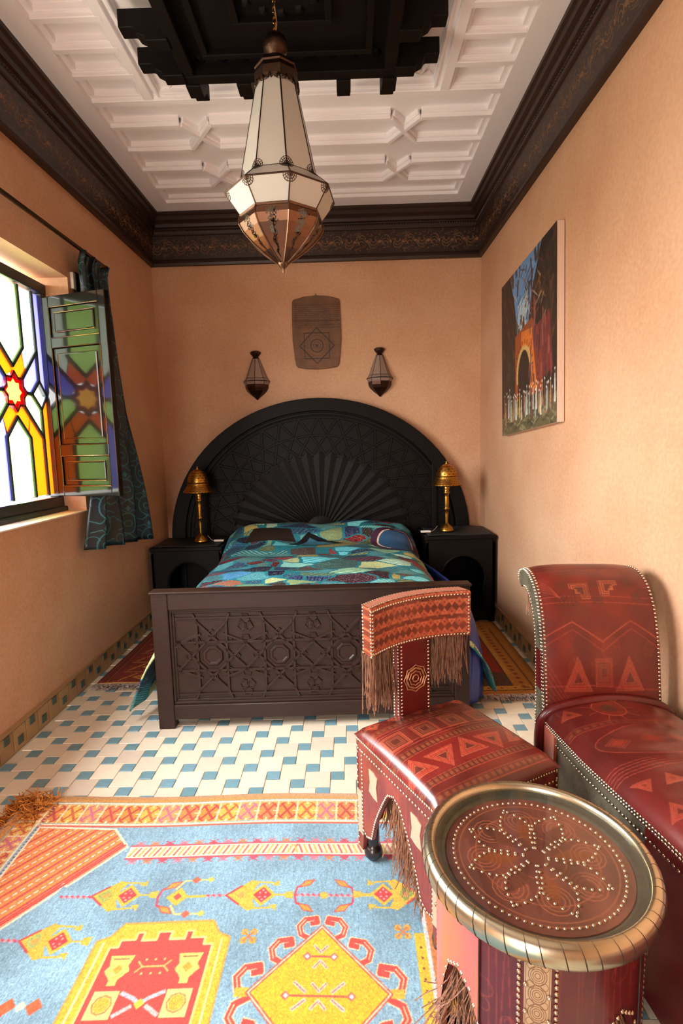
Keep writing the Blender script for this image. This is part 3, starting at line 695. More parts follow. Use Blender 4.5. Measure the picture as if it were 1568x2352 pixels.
MB().tube([(0, -1.6, 0), (0, 1.58, 0)], .012, 10).build('pole', mat('gilt_black_rod', (96, 78, 56), .25, metal=.9), rod, smooth=True)
for y in (-1.5, 1.5):
    MB().tube([(0, y, 0), (0, y, -.02), (-.06, y, -.02), (-.087, y, -.02)], .006, 6).build('bracket', M_iron, rod)
MB().lathe([(.001, 0), (.014, .01), (.016, .025), (.001, .04)], 10).build('end_knob', M_iron, rod, smooth=True, loc=(0, 1.57, 0), rot=(-PI/2, 0, 0))
sw = thing('wall_tag', 'small cream plate fixed on the wall beside the top of the teal curtain', 'wall plate', (-1.6, 3.29, 2.41))
MB().box(-.016, .004, -.012, .018, -.045, .05).build('plate', M_cream_pl, sw, bevel=.004); MB().box(-.016, .006, .019, .06, -.06, .06).build('dark_box', M_iron, sw, bevel=.004)
# white painted sill board
structure(MB().box(XL-.12, XL+.012, WY0, WY1-.001, WZ0-.001, WZ0+.006).build('trim_5', mat('sill_limewash', (235, 215, 190), .7)))
# ------------------------------------------------------------------ bed
bed = thing('bed', 'dark carved wooden double bed with a huge arched headboard', 'bed', (-.2025, 2.59, 0), math.radians(1.35))
foot = MB()
FW = .787
foot.box(-FW, -FW+.082, -.032, .032, 0, .70).box(FW-.075, FW, -.032, .032, 0, .70).box(-FW+.082, FW-.075, -.032, .032, .618, .70).box(-FW+.082, FW-.075, -.032, .032, .048, .126)
fo = foot.build('footboard', M_wood, bed, bevel=.005)
MB().box(-FW+.082, FW-.075, -.008, .02, .126, .618).build('carved_panel', M_wood, fo)
MB().box(-FW-.006, FW+.006, -.04, .04, .70, .712).build('top_cap', M_wood, fo, bevel=.004)
ib = MB(); a, b_, c, d = -FW+.082, FW-.075, .126, .618
for w, y in ((.012, -.022), (.024, -.014)):
    ib.box(a, b_, y, -.006, c, c+w).box(a, b_, y, -.006, d-w, d).box(a, a+w, y, -.006, c+w, d-w).box(b_-w, b_, y, -.006, c+w, d-w)
ib.build('panel_moulding', M_wood, fo, bevel=.002, seg=1)
def clip(p, q, x0, x1, z0, z1):
    t0, t1 = 0., 1.; dx, dz = q[0]-p[0], q[1]-p[1]
    for pp, qq in ((-dx, p[0]-x0), (dx, x1-p[0]), (-dz, p[1]-z0), (dz, z1-p[1])):
        if abs(pp) < 1e-9:
            if qq < 0: return None
        else:
            r = qq/pp
            if pp < 0: t0 = max(t0, r)
            else: t1 = min(t1, r)
    if t0 >= t1-1e-4: return None
    return (p[0]+dx*t0, p[1]+dz*t0), (p[0]+dx*t1, p[1]+dz*t1)
def flatbar(b, p, q, w, y0, y1, ch=.35):
    """raised bar on a vertical panel between (x,z) points, with chamfered edges"""
    d = Vector((q[0]-p[0], q[1]-p[1])); d.normalize(); n = Vector((-d.y, d.x)); ws = [(w/2, y0), (w/2*(1-ch), y1), (-w/2*(1-ch), y1), (-w/2, y0)]
    V = [(e[0]+n.x*o, y, e[1]+n.y*o) for e in (p, q) for o, y in ws]
    b.add(V, [(0, 1, 5, 4), (1, 2, 6, 5), (2, 3, 7, 6), (0, 3, 2, 1), (4, 5, 6, 7)])
bx = (a+.026, b_-.026, c+.026, d-.026); zc = .372; sb = MB()
cent = [-.50, -.165, .17, .505]
for cx in cent+[-.8325, .8375]:
    P = [(cx+.192*math.cos(PI/8+k*PI/4), zc+.192*math.sin(PI/8+k*PI/4)) for k in range(8)]
    for k in range(8):
        r_ = clip(P[k], P[(k+3) % 8], *bx)
        if r_: flatbar(sb, r_[0], r_[1], .017, -.009, -.019)
        o1 = (P[k][0], P[k][1]); o2 = (cx+.30*math.cos(PI/8+k*PI/4), zc+.30*math.sin(PI/8+k*PI/4)); r_ = clip(o1, o2, *bx)
        if r_: flatbar(sb, r_[0], r_[1], .015, -.009, -.018)
for z in (zc+.198, zc-.198): flatbar(sb, (bx[0], z), (bx[1], z), .012, -.009, -.017)
sb.build('strapwork', M_wood, fo)
def hexcell(r, n=6, ry=None, rot=0.):
    b = MB(); V = []
    for q, y in ((1, -.007), (.86, -.016), (.7, -.016), (.6, -.011)): V += [(r*q*math.cos(rot+2*PI*k/n), y, (ry or r)*q*math.sin(rot+2*PI*k/n)) for k in range(n)]
    return b.add(V, [(j*n+k, j*n+(k+1) % n, (j+1)*n+(k+1) % n, (j+1)*n+k) for j in range(3) for k in range(n)]+[tuple(range(3*n, 4*n))])
oc = hcl = None
for cx in cent:
    if oc is None: oc = hexcell(.058, 8, rot=PI/8).build('carved_octagon', M_wood, fo, loc=(cx, 0, zc))
    else: dup(oc, fo, (cx, 0, zc))
    for k in range(8):
        for rr_, sc in ((.112, 1.), (.215, 1.)):
            x, z = cx+rr_*math.cos(k*PI/4), zc+rr_*math.sin(k*PI/4)
            if rr_ > .2 and k in (0, 4) : continue
            if not (bx[0]+.03 < x < bx[1]-.03 and bx[2]+.03 < z < bx[3]-.03): continue
            if hcl is None: hcl = hexcell(.03, 5, ry=.03).build('carved_cell', M_wood, fo, loc=(x, 0, z), rot=(0, -k*PI/4, 0))
            else: dup(hcl, fo, (x, 0, z), (0, -k*PI/4, 0))
for cx in cent[:-1]:
    for z in (zc+.085, zc-.085, zc+.19, zc-.19):
        dup(hcl, fo, (cx+.1675, 0, z), (0, PI/2 if z > zc else -PI/2, 0))
# headboard
HW, HZ0, HR = 1.275, .63, 1.17
def hout(s, t): return (HW*s*math.cos(t), HZ0+HR*s*math.sin(t) if True else 0)
NT = 48
pl = [(HW, 0)]+[(HW*math.cos(PI*k/NT), HZ0+HR*math.sin(PI*k/NT)) for k in range(NT+1)]+[(-HW, 0)]
hb = MB().prism(pl, .035, (0, 2.0, 0), ax=1).build('headboard', M_head, bed)
def arcband(s0, s1, y0, y1, name, k0=0):
    b = MB(); V = []
    for k in range(NT+1):
        t = PI*k/NT
        for s, y in ((s0, y1), (s0, y0), (s1, y0), (s1, y1)): V.append((HW*s*math.cos(t), y, HZ0+HR*s*math.sin(t)))
    return b.add(V, [(k*4+j, (k+1)*4+j, (k+1)*4+(j+1) % 4, k*4+(j+1) % 4) for k in range(NT) for j in range(4)]).build(name, M_head, hb, bevel=.004)
arcband(.915, 1.005, 1.955, 2.01, 'arch_frame'); arcband(.885, .905, 1.975, 2.01, 'inner_arch')
for s_ in (1, -1):
    MB().box(min(s_*HW, s_*(HW-.1)), max(s_*HW, s_*(HW-.1)), 1.955, 2.01, 0, HZ0).build('side_stile', M_head, hb, bevel=.004); MB().box(min(s_*.96, s_*1.0), max(s_*.96, s_*1.0), 1.97, 2.005, .3, 1.28).build('inner_stile', M_head, hb, bevel=.004)
rays = 21; ray0 = None
for k in range(rays):
    t = PI*(k+.5)/rays; er = 1/math.sqrt((math.cos(t)/(HW*.88))**2+(math.sin(t)/(HR*.88))**2)
    r0_, r1_ = .16, er*.70
    if abs(r1_*math.cos(t)) > .93: r1_ = .93/abs(math.cos(t))
    w0, w1 = r0_*PI/rays*.8, r1_*PI/rays*.8; b = MB(); V = []
    for r_, w in ((r0_, w0), (r1_*.93, w1)):
        V += [(r_, 2.002, -w), (r_, 1.991, -w*.6), (r_, 1.985, 0), (r_, 1.991, w*.6), (r_, 2.002, w)]
    V.append((r1_, 1.990, 0))
    b.add(V, [(j, j+1, j+6, j+5) for j in range(4)]+[(5, 6, 10), (6, 7, 10), (7, 8, 10), (8, 9, 10)])
    b.build('carved_ray', M_head, hb, loc=(0, 0, HZ0+.01), rot=(0, -t, 0))
ob = MB()
for k in range(rays+1):
    t = PI*k/rays
    for dt in (1.5*PI/rays, -1.5*PI/rays):
        t2 = t+dt
        if not 0.02 < t2 < PI-.02: continue
        p = (HW*.60*math.cos(t), HZ0+HR*.60*math.sin(t)); q = (HW*.87*math.cos(t2), HZ0+HR*.87*math.sin(t2))
        flatbar(ob, p, q, .024, 2.002, 1.993)
for s in (.60, .74, .87):
    for k in range(NT): flatbar(ob, (HW*s*math.cos(PI*k/NT), HZ0+HR*s*math.sin(PI*k/NT)), (HW*s*math.cos(PI*(k+1)/NT), HZ0+HR*s*math.sin(PI*(k+1)/NT)), .02, 2.002, 1.991)
ob.build('interlaced_carving', M_head, hb)
MB().lathe([(.001, -.03), (.08, -.025), (.13, -.012), (.15, 0)], 20).build('carved_boss', M_head, hb, loc=(0, 2.0, HZ0+.05), rot=(-PI/2, 0, 0))
for s_ in (1, -1): MB().box(min(s_*.70, s_*.74), max(s_*.70, s_*.74), .03, 2.0, .18, .36).build('side_rail', M_wood, bed, bevel=.004)
MB().box(-.70, .70, .04, 1.99, .22, .59).build('mattress', mat('white_ticking', (210, 205, 195), .9), bed, bevel=.05, seg=3)

# patchwork bedspread
R_ = np.random.RandomState(11)
cv = Canvas(-1.3, 1.3, 0, 2.1, .0028, (90, 170, 180))
pal = [(64, 108, 104), (38, 58, 80), (120, 128, 90), (112, 34, 38), (76, 132, 130), (52, 42, 40), (98, 150, 140), (30, 38, 64), (128, 120, 70), (84, 98, 66), (40, 82, 110), (96, 60, 46), (72, 150, 160), (58, 34, 44), (110, 150, 120), (46, 92, 98)]
ns = 420; sx_ = R_.uniform(-1.35, 1.35, ns); sy_ = R_.uniform(-.05, 2.15, ns)
Y, X = np.mgrid[0:cv.h, 0:cv.w]; xw = cv.x0+X/cv.kx; yw = cv.y0+Y/cv.ky
best = np.full(X.shape, 9.); sec = np.full(X.shape, 9.); idx = np.zeros(X.shape, int)
for i in range(ns):
    dd = np.abs(xw-sx_[i])*.72+np.abs(yw-sy_[i])*.62+.5*np.hypot((xw-sx_[i])*.7, yw-sy_[i]); new = dd < best
    sec = np.where(new, best, np.minimum(sec, dd)); idx = np.where(new, i, idx); best = np.where(new, dd, best)
cl = np.array([pal[R_.randint(len(pal))] for _ in range(ns)], np.float32)/255*R_.uniform(.8, 1.7, (ns, 1)).astype(np.float32)
a_ = cl[idx]
ang = R_.uniform(0, PI, ns)[idx]; fr_ = R_.choice([0, 260, 420], ns)[idx]
a_ = a_*(1+.3*np.sin((xw*np.cos(ang)+yw*np.sin(ang))*fr_))[:, :, None]
sp_ = R_.rand(*X.shape); a_ = np.where((sp_ > .9)[:, :, None], a_*.25+np.array((.82, .82, .72))*.75, a_)  # pale specks put the sequins' sparkle into the colour
e_ = (sec-best); edge = np.array((60, 168, 182), np.float32)/255
a_ = np.where((e_ < .014)[:, :, None], edge*(.75+.35*np.sin((xw+yw)*500))[:, :, None], a_); cv.a = np.clip(a_, 0, 1).astype(np.float32)
# big crescent patch and triangle near the pillows
mx_, my_ = .44, 1.36
cv.ngon(mx_, my_, .17, 24, (70, 40, 62), ry=.22); cv.ngon(mx_, my_-.01, .125, 24, (48, 86, 122), ry=.16); cv.ring(mx_, my_, .125, .012, (228, 205, 170), 14, ry=.16, a0=1.9, a1=PI+1.1); cv.ring(mx_, my_+.02, .13, .010, (220, 180, 160), 14, ry=.16, a0=-.2, a1=1.6)
cv.poly([(-.16, 1.28), (-.06, 1.52), (.14, 1.31)], (22, 22, 26)); cv.poly([(-.10, 1.31), (-.05, 1.46), (.08, 1.32)], (62, 112, 130))
cv.poly([(-.42, 1.42), (-.12, 1.40), (-.16, 1.58), (-.38, 1.6)], (44, 34, 30)); cv.poly([(.1, 1.72), (.3, 1.74), (.32, 1.9), (.14, 1.9)], (34, 60, 92)); cv.poly([(.36, 1.74), (.56, 1.76), (.54, 1.92), (.38, 1.92)], (20, 26, 46))
cv.noise(.1, 1)
M_spread = imat('sequinned_patchwork', cv, .42, bump=.5, bdist=.006, fine=.35, fscale=90.)
bs = thing('bedspread', 'sequinned turquoise patchwork bedspread covering the bed', 'bedspread', (-.2025, 2.59, 0), math.radians(1.35))
us = np.linspace(-1, 1, 91)
HP = [(0, 0), (.35, .002), (.55, -.012), (.66, -.035), (.735, -.10), (.765, -.19)]   # (distance from centre, drop)
def spread(u, y, off=0.):
    s_ = 1 if u >= 0 else -1; au = abs(u)
    zt = interp(y, [.04, .12, .3, .8, 1.2, 1.38, 1.5, 1.7, 1.88, 1.97], [.60, .655, .668, .668, .672, .69, .75, .795, .775, .66])
    zt += .006*math.sin(y*17+u*5)+.005*math.sin(u*23+y*9)-.018*math.exp(-((u)/.1)**2)*(1 if y > 1.4 else 0)
    flare = interp(y, [0, .9, 1.3, 1.45], [1, .85, .35, 0])*(1 if s_ < 0 or True else 1)
    pin = interp(y, [0, .3, 1.3, 1.5], [.955, .985, 1.0, 1.0])
    K = [0, .2, .34, .42, .52, .60]
    if au <= .60:
        d = interp(au, K, [p[0] for p in HP])*pin; z = zt+interp(au, K, [p[1] for p in HP])
    else:
        t = (au-.60)/.40; z1 = zt-.19; zb_ = .055+.02*math.sin(y*9); fold = .03*math.sin(y*15+1)*t*flare+.012*math.sin(y*34)*t*flare
        d = .765*pin+(.19 if s_ < 0 else .235)*flare*t**(.5 if s_ < 0 else .6)+fold; z = lerp(z1, lerp(.30, zb_, flare), t)
    return Vector((s_*(d-off), y, z-off*.5))
ysx = [.045, .07, .1, .14, .19]+list(np.linspace(.25, 1.95, 52))+[1.975]
cb2 = gridst(us, ysx, lambda u, y: spread(u, y if u < .62 else y+(u-.62)*.22*max(0, 1-y/.5)))
nu_ = len(us)
sm = cb2.build('patchwork_cover', M_spread, bs, smooth=True, solid=.008)
l = sm.data.uv_layers.new(name='UVMap').data
for p in sm.data.polygons:
    for li in p.loop_indices:
        vi = sm.data.loops[li].vertex_index; l[li].uv = (.5+us[vi % nu_]*.46, ysx[vi//nu_]/2.1)
# royal blue satin lining, full and folded at the foot end of the right side
path = icatmull([(.40, .075), (.66, .075), (.78, .10), (.83, .20), (.84, .5), (.80, .9), (.74, 1.3)], 10)
def satin(u, v):
    k = min(u*(len(path)-1), len(path)-1.001); i = int(k); x = lerp(path[i][0], path[i+1][0], k-i); y = lerp(path[i][1], path[i+1][1], k-i)
    w = v*(1-v)*4; fl = .07*v+.03*w; pf = math.sin(u*60+v*5)*.010*min(1, v*2)
    nx_, ny_ = (0, -1) if x < .66 else ((1, 0) if y > .2 else ((x-.62)/.17, -(.2-y)/.12))
    n_ = math.hypot(nx_, ny_) or 1; gx = fl+pf
    return (x+nx_/n_*gx, max(y+ny_/n_*gx*.3, .052), lerp(.55, .03, v))
MB().grid(satin, 110, 24).build('satin_lining', M_blue_satin, bs, smooth=True, solid=.003)

# ------------------------------------------------------------------ nightstands and lamps
def nightstand(name, label, x0, x1, y0, y1, h, ax0, ax1, az):
    cx = (x0+x1)/2; t = thing('nightstand', label, 'nightstand', (cx, (y0+y1)/2, 0), 0, 'nightstands beside the bed'); w = (x1-x0)/2; d = (y1-y0)/2
    MB().box(-w-.008, w+.008, -d-.012, d, h-.03, h).build('top', M_black, t, bevel=.005)
    a0, a1 = ax0-cx, ax1-cx; am = (a0+a1)/2; ar = (a1-a0)/2; zs = az-ar*1.05
    arch = [(a0+.012, .1)]+[(a0+.012, zs-.08)]+[(am-ar*math.cos(PI*k/18)*1.0, zs+ar*1.05*math.sin(PI*k/18)) for k in range(19)]+[(a1-.012, zs-.08), (a1-.012, .1)]
    zt = h-.03; n = len(arch)
    # front board as a strip of quads round the arch opening
    V = [(x, -d, z) for x, z in arch]+[(x, -d+.02, z) for x, z in arch]
    out = []
    for i, (x, z) in enumerate(arch):
        if i < 2: out.append((-w, .1 if i == 0 else z))
        elif i >= n-2: out.append((w, z if i == n-2 else .1))
        else:
            k = (i-2)/(n-5)
            out.append((-w, lerp(zs, zt, k*4)) if k < .25 else (lerp(-w, w, (k-.25)*2), zt) if k <= .75 else (w, lerp(zt, zs, (k-.75)*4)))
    V += [(x, -d, z) for x, z in out]
    Fs = [(i, 2*n+i, 2*n+i+1, i+1) for i in range(n-1)]+[(i, i+1, n+i+1, n+i) for i in range(n-1)]
    MB().add(V, Fs).box(-w, w, -d, -d+.02, 0.02, .1).build('arched_front', M_black, t)
    rim_ = MB(); rim_.tube([(x, -d-.002, z) for x, z in arch], .008, 6); rim_.build('arch_moulding', M_black, t)
    MB().box(-w, -w+.02, -d+.0, d, .02, zt).build('side_panel', M_black, t); MB().box(w-.02, w, -d+.0, d, .02, zt).build('side_panel', M_black, t)
    MB().box(-w+.02, w-.02, d-.02, d, .02, zt).build('back_panel', M_black, t); MB().box(-w+.02, w-.02, -d+.02, d-.02, .08, .1).build('shelf', M_black, t)
    for sx in (-1, 1):
        for sy in (-1, 1): MB().box(sx*w-(.04 if sx > 0 else 0), sx*w+(0 if sx > 0 else .04), sy*d-(.04 if sy > 0 else 0), sy*d+(0 if sy > 0 else .04), 0, .025).build('foot', M_black, t)
    return t
nl = nightstand('l', 'dark arched nightstand left of the bed beneath the window side lamp', -1.565, -1.01, 4.10, 4.56, .645, -1.44, -1.10, .525)
nr = nightstand('r', 'dark arched nightstand right of the bed against the right wall', .585, 1.12, 4.09, 4.56, .69, .70, 1.045, .535)
def mat_cloth(x0, x1, y0, y1, z, name, label):
    f = lambda u, v: (lerp(x0, x1, u), lerp(y0, y1, v)-.004*math.sin(u*14), z+.0035+.006*(1+math.sin(u*7+v*3))*(.3+v))
    return tag(MB().grid(f, 24, 10).build('table_mat', M_mat, smooth=True, solid=.003), label, 'mat')
M_mat = mat('black_green_cloth', (26, 34, 32), .55)
mat_cloth(.60, 1.10, 4.10, 4.5, .69, 'm', 'dark rippled cloth mat on the right nightstand'); mat_cloth(-1.55, -1.03, 4.11, 4.5, .645, 'm', 'dark cloth mat on the left nightstand')
cvb = Canvas(0, 1, 0, 1, .005, (196, 142, 62))
for i in range(14):
    for j in range(6):
        x, y = (i+.5*(j % 2)+.25)/14, .08+j*.15; cvb.ngon(x, y, .016, 6, (30, 18, 8)); cvb.ring(x, y, .028, .005, (120, 80, 30), 8)
M_pb = imat('pierced_brass', cvb, .3, metal=1., bump=.6, bdist=.003, rep=True)
def lamp(x, y, z, s, label):
    t = thing('table_lamp', label, 'lamp', (x, y, z), 0, 'brass table lamps on the nightstands')
    q = lambda P: [(r, h*s) for r, h in P]
    MB().lathe(q([(.001, 0), (.056, 0), (.058, .01), (.052, .02), (.05, .028), (.04, .045), (.026, .058), (.016, .066), (.012, .075)]), 24).build('base', M_brass, t, smooth=True)
    MB().lathe(q([(.012, .07), (.013, .1), (.016, .15), (.017, .185), (.024, .192), (.025, .2), (.017, .208), (.018, .215), (.02, .24), (.02, .3), (.018, .325), (.026, .332), (.027, .342), (.02, .35), (.024, .37), (.026, .39), (.02, .4), (.012, .41), (.006, .43)]), 20).build('stem', M_brass, t, smooth=True)
    MB().lathe(q([(.122, .405), (.118, .412), (.1, .435), (.088, .458), (.084, .47), (.085, .478)]), 32).build('shade_brim', M_pb, t, smooth=True, solid=.002, uv=lambda co, n: ((math.atan2(co.y, co.x)/(2*PI)) % 1*2, (co.z-.4*s)/.09))
    MB().lathe(q([(.078, .47), (.08, .49), (.078, .515), (.068, .545), (.05, .568), (.026, .582), (.008, .588)]), 32).build('shade_dome', M_pb, t, smooth=True, solid=.002, uv=lambda co, n: ((math.atan2(co.y, co.x)/(2*PI)) % 1, (co.z-.47*s)/.13))
    MB().lathe(q([(.008, .585), (.012, .592), (.005, .6), (.008, .607), (.001, .616)]), 10).build('finial', M_brass, t, smooth=True)
    return t
lamp(-1.21, 4.27, .657, 1.0, 'brass pierced dome lamp on the left nightstand'); lamp(.775, 4.26, .702, .915, 'brass pierced dome lamp on the right nightstand')
for x0, x1, y, z, lb in ((.70, .60, 4.2, .703, 'right'), (-1.15, -1.06, 4.25, .66, 'left')):
    t = thing('inline_switch', 'small white cord switch beside the lamp on the %s nightstand' % lb, 'switch', (x1, y, z))
    s_ = 1 if x0 > x1 else -1
    MB().box(-.04, .04, -.014, .014, 0, .016).build('switch_body', M_cream_pl, t, bevel=.005)
    MB().tube(icatmull([(s_*.03, 0, .006), (s_*.06, .01, .012), (s_*.085, .03, .03), (s_*.1, .04, .045)], 5), .0025, 5).build('cord', mat('pale_cord', (150, 135, 110), .5), t)

# ------------------------------------------------------------------ main rug
R_ = np.random.RandomState(5)
OR, RD, WH, YE, PK, BL = (216, 138, 44), (196, 62, 48), (232, 212, 176), (226, 170, 52), (214, 110, 96), (126, 160, 174)
cv = Canvas(-1.34, .27, -.45, 2.01, .0017, BL); cv.blotch(.05, 8, R_); cv.noise(.05, 1, R_, 'y')
def motif_band(x0, x1, y0, y1, vert=False):
    cv.rect(x0, y0, x1, y1, (224, 168, 84)); L0, L1 = (y0, y1) if vert else (x0, x1); k = 0; w = .076; t = L1 if vert else L0
    while (t-w > L0-.03 if vert else t < L1):
        a, b_ = (t-w, t) if vert else (t, t+w); c_, d_ = (x0, x1) if vert else (y0, y1); mm = (c_+d_)/2; hh = (d_-c_)/2; m_ = (a+b_)/2; f = (lambda p, q: (q, p)) if vert else (lambda p, q: (p, q))
        g = [(218, 132, 40), (226, 170, 60), (222, 150, 80), (214, 128, 60)][k % 4]; xc = [(176, 52, 40), (196, 88, 40), (196, 96, 120), (186, 60, 44)][k % 4]
        cv.poly([f(a+.006, c_+.006), f(b_-.006, c_+.006), f(b_-.006, d_-.006), f(a+.006, d_-.006)], g)
        for s_ in (1, -1): cv.line([f(m_-.024, mm-s_*hh*.72), f(m_+.024, mm+s_*hh*.72)], .009, xc)
        for s1 in (1, -1):
            for s2 in (1, -1):
                cv.line([f(m_+s1*.024, mm+s2*hh*.72), f(m_+s1*.012, mm+s2*hh*.86)], .006, xc); cv.line([f(m_+s1*.024, mm+s2*hh*.72), f(m_+s1*.032, mm+s2*hh*.4)], .006, xc)
        cv.line([f(b_, c_), f(b_, d_)], .005, WH); cv.line([f(b_-.016, mm), f(b_+.016, mm)], .005, WH); cv.line([f(m_, c_+.002), f(m_, c_+.014)], .006, WH); cv.line([f(m_, d_-.002), f(m_, d_-.014)], .006, WH)
        t += -w if vert else w; k += 1
cv.rect(-1.34, 1.975, .27, 2.01, (218, 146, 50)); cv.rect(-1.34, -.45, -1.295, 2.01, (218, 146, 50)); cv.rect(.225, -.45, .27, 2.01, (218, 146, 50))
motif_band(-1.215, .225, 1.855, 1.96); motif_band(-1.29, -1.215, -.45, 1.94, True)
cv.line([(-1.215, 1.967), (.225, 1.967)], .009, WH); cv.line([(-1.2, 1.848), (.225, 1.848)], .009, WH); cv.line([(-1.2, 1.839), (.2, 1.839)], .008, (214, 90, 60))
cv.line([(-1.208, -.45), (-1.208, 1.95)], .008, WH)
for k in range(330): y = -.44+k*.0073; cv.rect(-1.198, y, -1.190, y+.004, (60, 50, 70) if k % 2 else (210, 190, 170))
# striped corner
def corner(sx, x0, P, H):
    cv.poly(P, (226, 120, 72)); (ax, ay), (bx_, by_) = H; d = math.hypot(bx_-ax, by_-ay); tx, ty = (bx_-ax)/d, (by_-ay)/d; nx, ny = -ty, tx
    if (P[0][0]-ax)*nx+(P[0][1]-ay)*ny < 0: nx, ny = -nx, -ny
    sub = cv.a.copy(); before = cv.a.copy()
    for k in range(36):
        o = .012+k*.0112; c_ = [WH, (222, 140, 44), (196, 60, 50), (222, 140, 44)][k % 4] if k > 1 else (WH if k == 0 else (196, 60, 50))
        if k > 1 and k % 4 == 0:
            for q in range(56): s0 = -.4+q*.024; cv.line([(ax+nx*o+tx*s0, ay+ny*o+ty*s0), (ax+nx*o+tx*(s0+.012), ay+ny*o+ty*(s0+.012))], .0062, WH)
            continue
        cv.line([(ax+nx*o-tx*.5, ay+ny*o-ty*.5), (ax+nx*o+tx*1., ay+ny*o+ty*1.)], .0068, c_)
    m_ = Canvas(cv.x0, cv.x1, cv.y0, cv.y1, 1/cv.kx, (0, 0, 0)); m_.w, m_.h = cv.w, cv.h; m_.a = np.zeros_like(cv.a); m_.poly(P, (255, 255, 255))
    cv.a = np.where(m_.a > .5, cv.a, before); cv.line(P, .009, WH, closed=True); cv.line([(ax+nx*.014, ay+ny*.014), (bx_+nx*.014, by_+ny*.014)], .008, (200, 60, 50))
corner(1, 0, [(-1.188, 1.833), (-.893, 1.825), (-.812, 1.737), (-.87, 1.66), (-.945, 1.565), (-.96, 1.575), (-.965, 1.545), (-1.065, 1.408), (-1.188, 1.25)], ((-1.188, 1.25), (-.812, 1.737)))
# upper stripe with little stars
cv.rect(-.80, 1.682, .2, 1.738, WH); cv.line([(-.8, 1.74), (.2, 1.74)], .006, (206, 70, 84)); cv.line([(-.8, 1.68), (.2, 1.68)], .006, (206, 70, 84))
for k in range(58):
    x = -.79+k*.0172; cv.line([(x, 1.692), (x+(.014 if k < 34 else -.014), 1.729)], .0065, [(222, 160, 70), (200, 90, 70)][k % 2])
for k in range(19):
    x = -.77+k*.052; c_ = [(208, 110, 120), (214, 120, 80), (196, 70, 84)][k % 3]
    for y, s_ in ((1.742, 1), (1.676, -1)): cv.poly([(x-.016, y), (x+.016, y), (x, y+s_*.014)], c_); cv.line([(x-.014, y+s_*.018), (x+.014, y+s_*.004)], .004, c_); cv.line([(x+.014, y+s_*.018), (x-.014, y+s_*.004)], .004, c_)
def chain(x0, x1, y):
    n = int((x1-x0)/.009)
    for k in range(n): cv.line([(x0+k*.009, y-.003*(1 if k % 2 else -1)), (x0+(k+1)*.009, y+.003*(1 if k % 2 else -1))], .0065, [(206, 64, 84), (224, 150, 140)][k % 2])
def fish(x, y, s, fill=(222, 176, 60)):
    """shield with a point at x, diamond with a red heart behind it, arms; s=1 points left"""
    f = lambda a, b_: (x+s*a, y+b_)
    cv.poly([f(0, 0), f(.045, .035), f(.075, .058), f(.1, .05), f(.085, .02), f(.085, -.02), f(.1, -.05), f(.075, -.058), f(.045, -.035)], YE); cv.line([f(.045, .035), f(0, 0), f(.045, -.035)], .006, (206, 60, 60))
    cv.poly([f(.02, 0), f(.05, .026), f(.065, 0), f(.05, -.026)], fill); cv.poly([f(.03, 0), f(.05, .014), f(.06, 0), f(.05, -.014)], (222, 150, 60))
    cv.poly([f(.072, 0), f(.115, .042), f(.158, 0), f(.115, -.042)], YE); cv.poly([f(.086, 0), f(.115, .029), f(.144, 0), f(.115, -.029)], (200, 50, 50))
    for q in ((.106, .008), (.124, .008), (.115, .018), (.106, -.008), (.124, -.008), (.115, -.017)): cv.ngon(*f(*q), .0042, 6, (238, 150, 140))
    for t in (1, -1): cv.line([f(.09, t*.05), f(.145, t*.047)], .006, YE); cv.poly([f(.14, t*.038), f(.162, t*.058), f(.164, t*.034)], YE)
    cv.line([f(.155, 0), f(.195, 0)], .006, YE); cv.poly([f(.185, .01), f(.21, .014), f(.21, -.014), f(.185, -.01)], YE)
def tulip(x, y, s, w=.1):
    f = lambda a, b_: (x+s*a, y+b_); cv.line([f(.05, .05), f(.006, .03), f(0, 0), f(.006, -.03), f(.05, -.05)], .006, (206, 60, 76))
    for t in (1, -1): cv.poly([f(.012, t*.03), f(.03, t*.055), f(.06, t*.06), f(.045, t*.038)], (224, 140, 50)); cv.line([f(.012, t*.03), f(.03, t*.055), f(.06, t*.06), f(.045, t*.038)], .003, (200, 70, 60), closed=True)
chain(-.945, -.84, 1.525); fish(-.845, 1.528, 1, (140, 160, 80)); tulip(-.63, 1.515, 1)
cv.poly([(-.605, 1.515), (-.565, 1.55), (-.535, 1.515), (-.565, 1.482)], YE); cv.ngon(-.568, 1.516, .014, 4, (200, 70, 60)); cv.line([(-.535, 1.515), (-.48, 1.515)], .009, YE)
for t in (1, -1): cv.line([(-.58, 1.515+t*.03), (-.56, 1.515+t*.062), (-.49, 1.515+t*.064)], .006, (232, 200, 110)); cv.ngon(-.525, 1.515+t*.064, .014, 4, (206, 90, 60)); cv.ngon(-.478, 1.515+t*.064, .012, 4, (226, 190, 70))
chain(-.475, -.415, 1.515); fish(-.415, 1.515, 1); cv.line([(-.26, 1.515), (-.205, 1.515)], .007, YE)
tulip(-.198, 1.515, 1); chain(-.195, -.015, 1.515); cv.ngon(-.106, 1.515, .013, 8, YE); tulip(-.012, 1.515, -1); cv.line([(-.01, 1.515), (.04, 1.515)], .007, YE); fish(.196, 1.52, -1, (128, 152, 60))
chain(-1.2, -.985, 1.372); fish(-.985, 1.372, 1, (150, 170, 90)); fish(-1.0, .95, 1); cv.poly([(-.92, 1.18), (-.895, 1.2), (-.9, 1.16)], RD); cv.ngon(-.9, 1.19, .022, 4, (214, 96, 50)); cv.ngon(-.83, 1.19, .022, 4, (214, 96, 50)); cv.ngon(-.865, 1.19, .014, 4, WH)
cv.poly([(-1.02, 1.2), (-.99, 1.22), (-1.0, 1.18)], YE); cv.poly([(-1.03, 1.25), (-1.0, 1.262), (-1.01, 1.235)], YE)
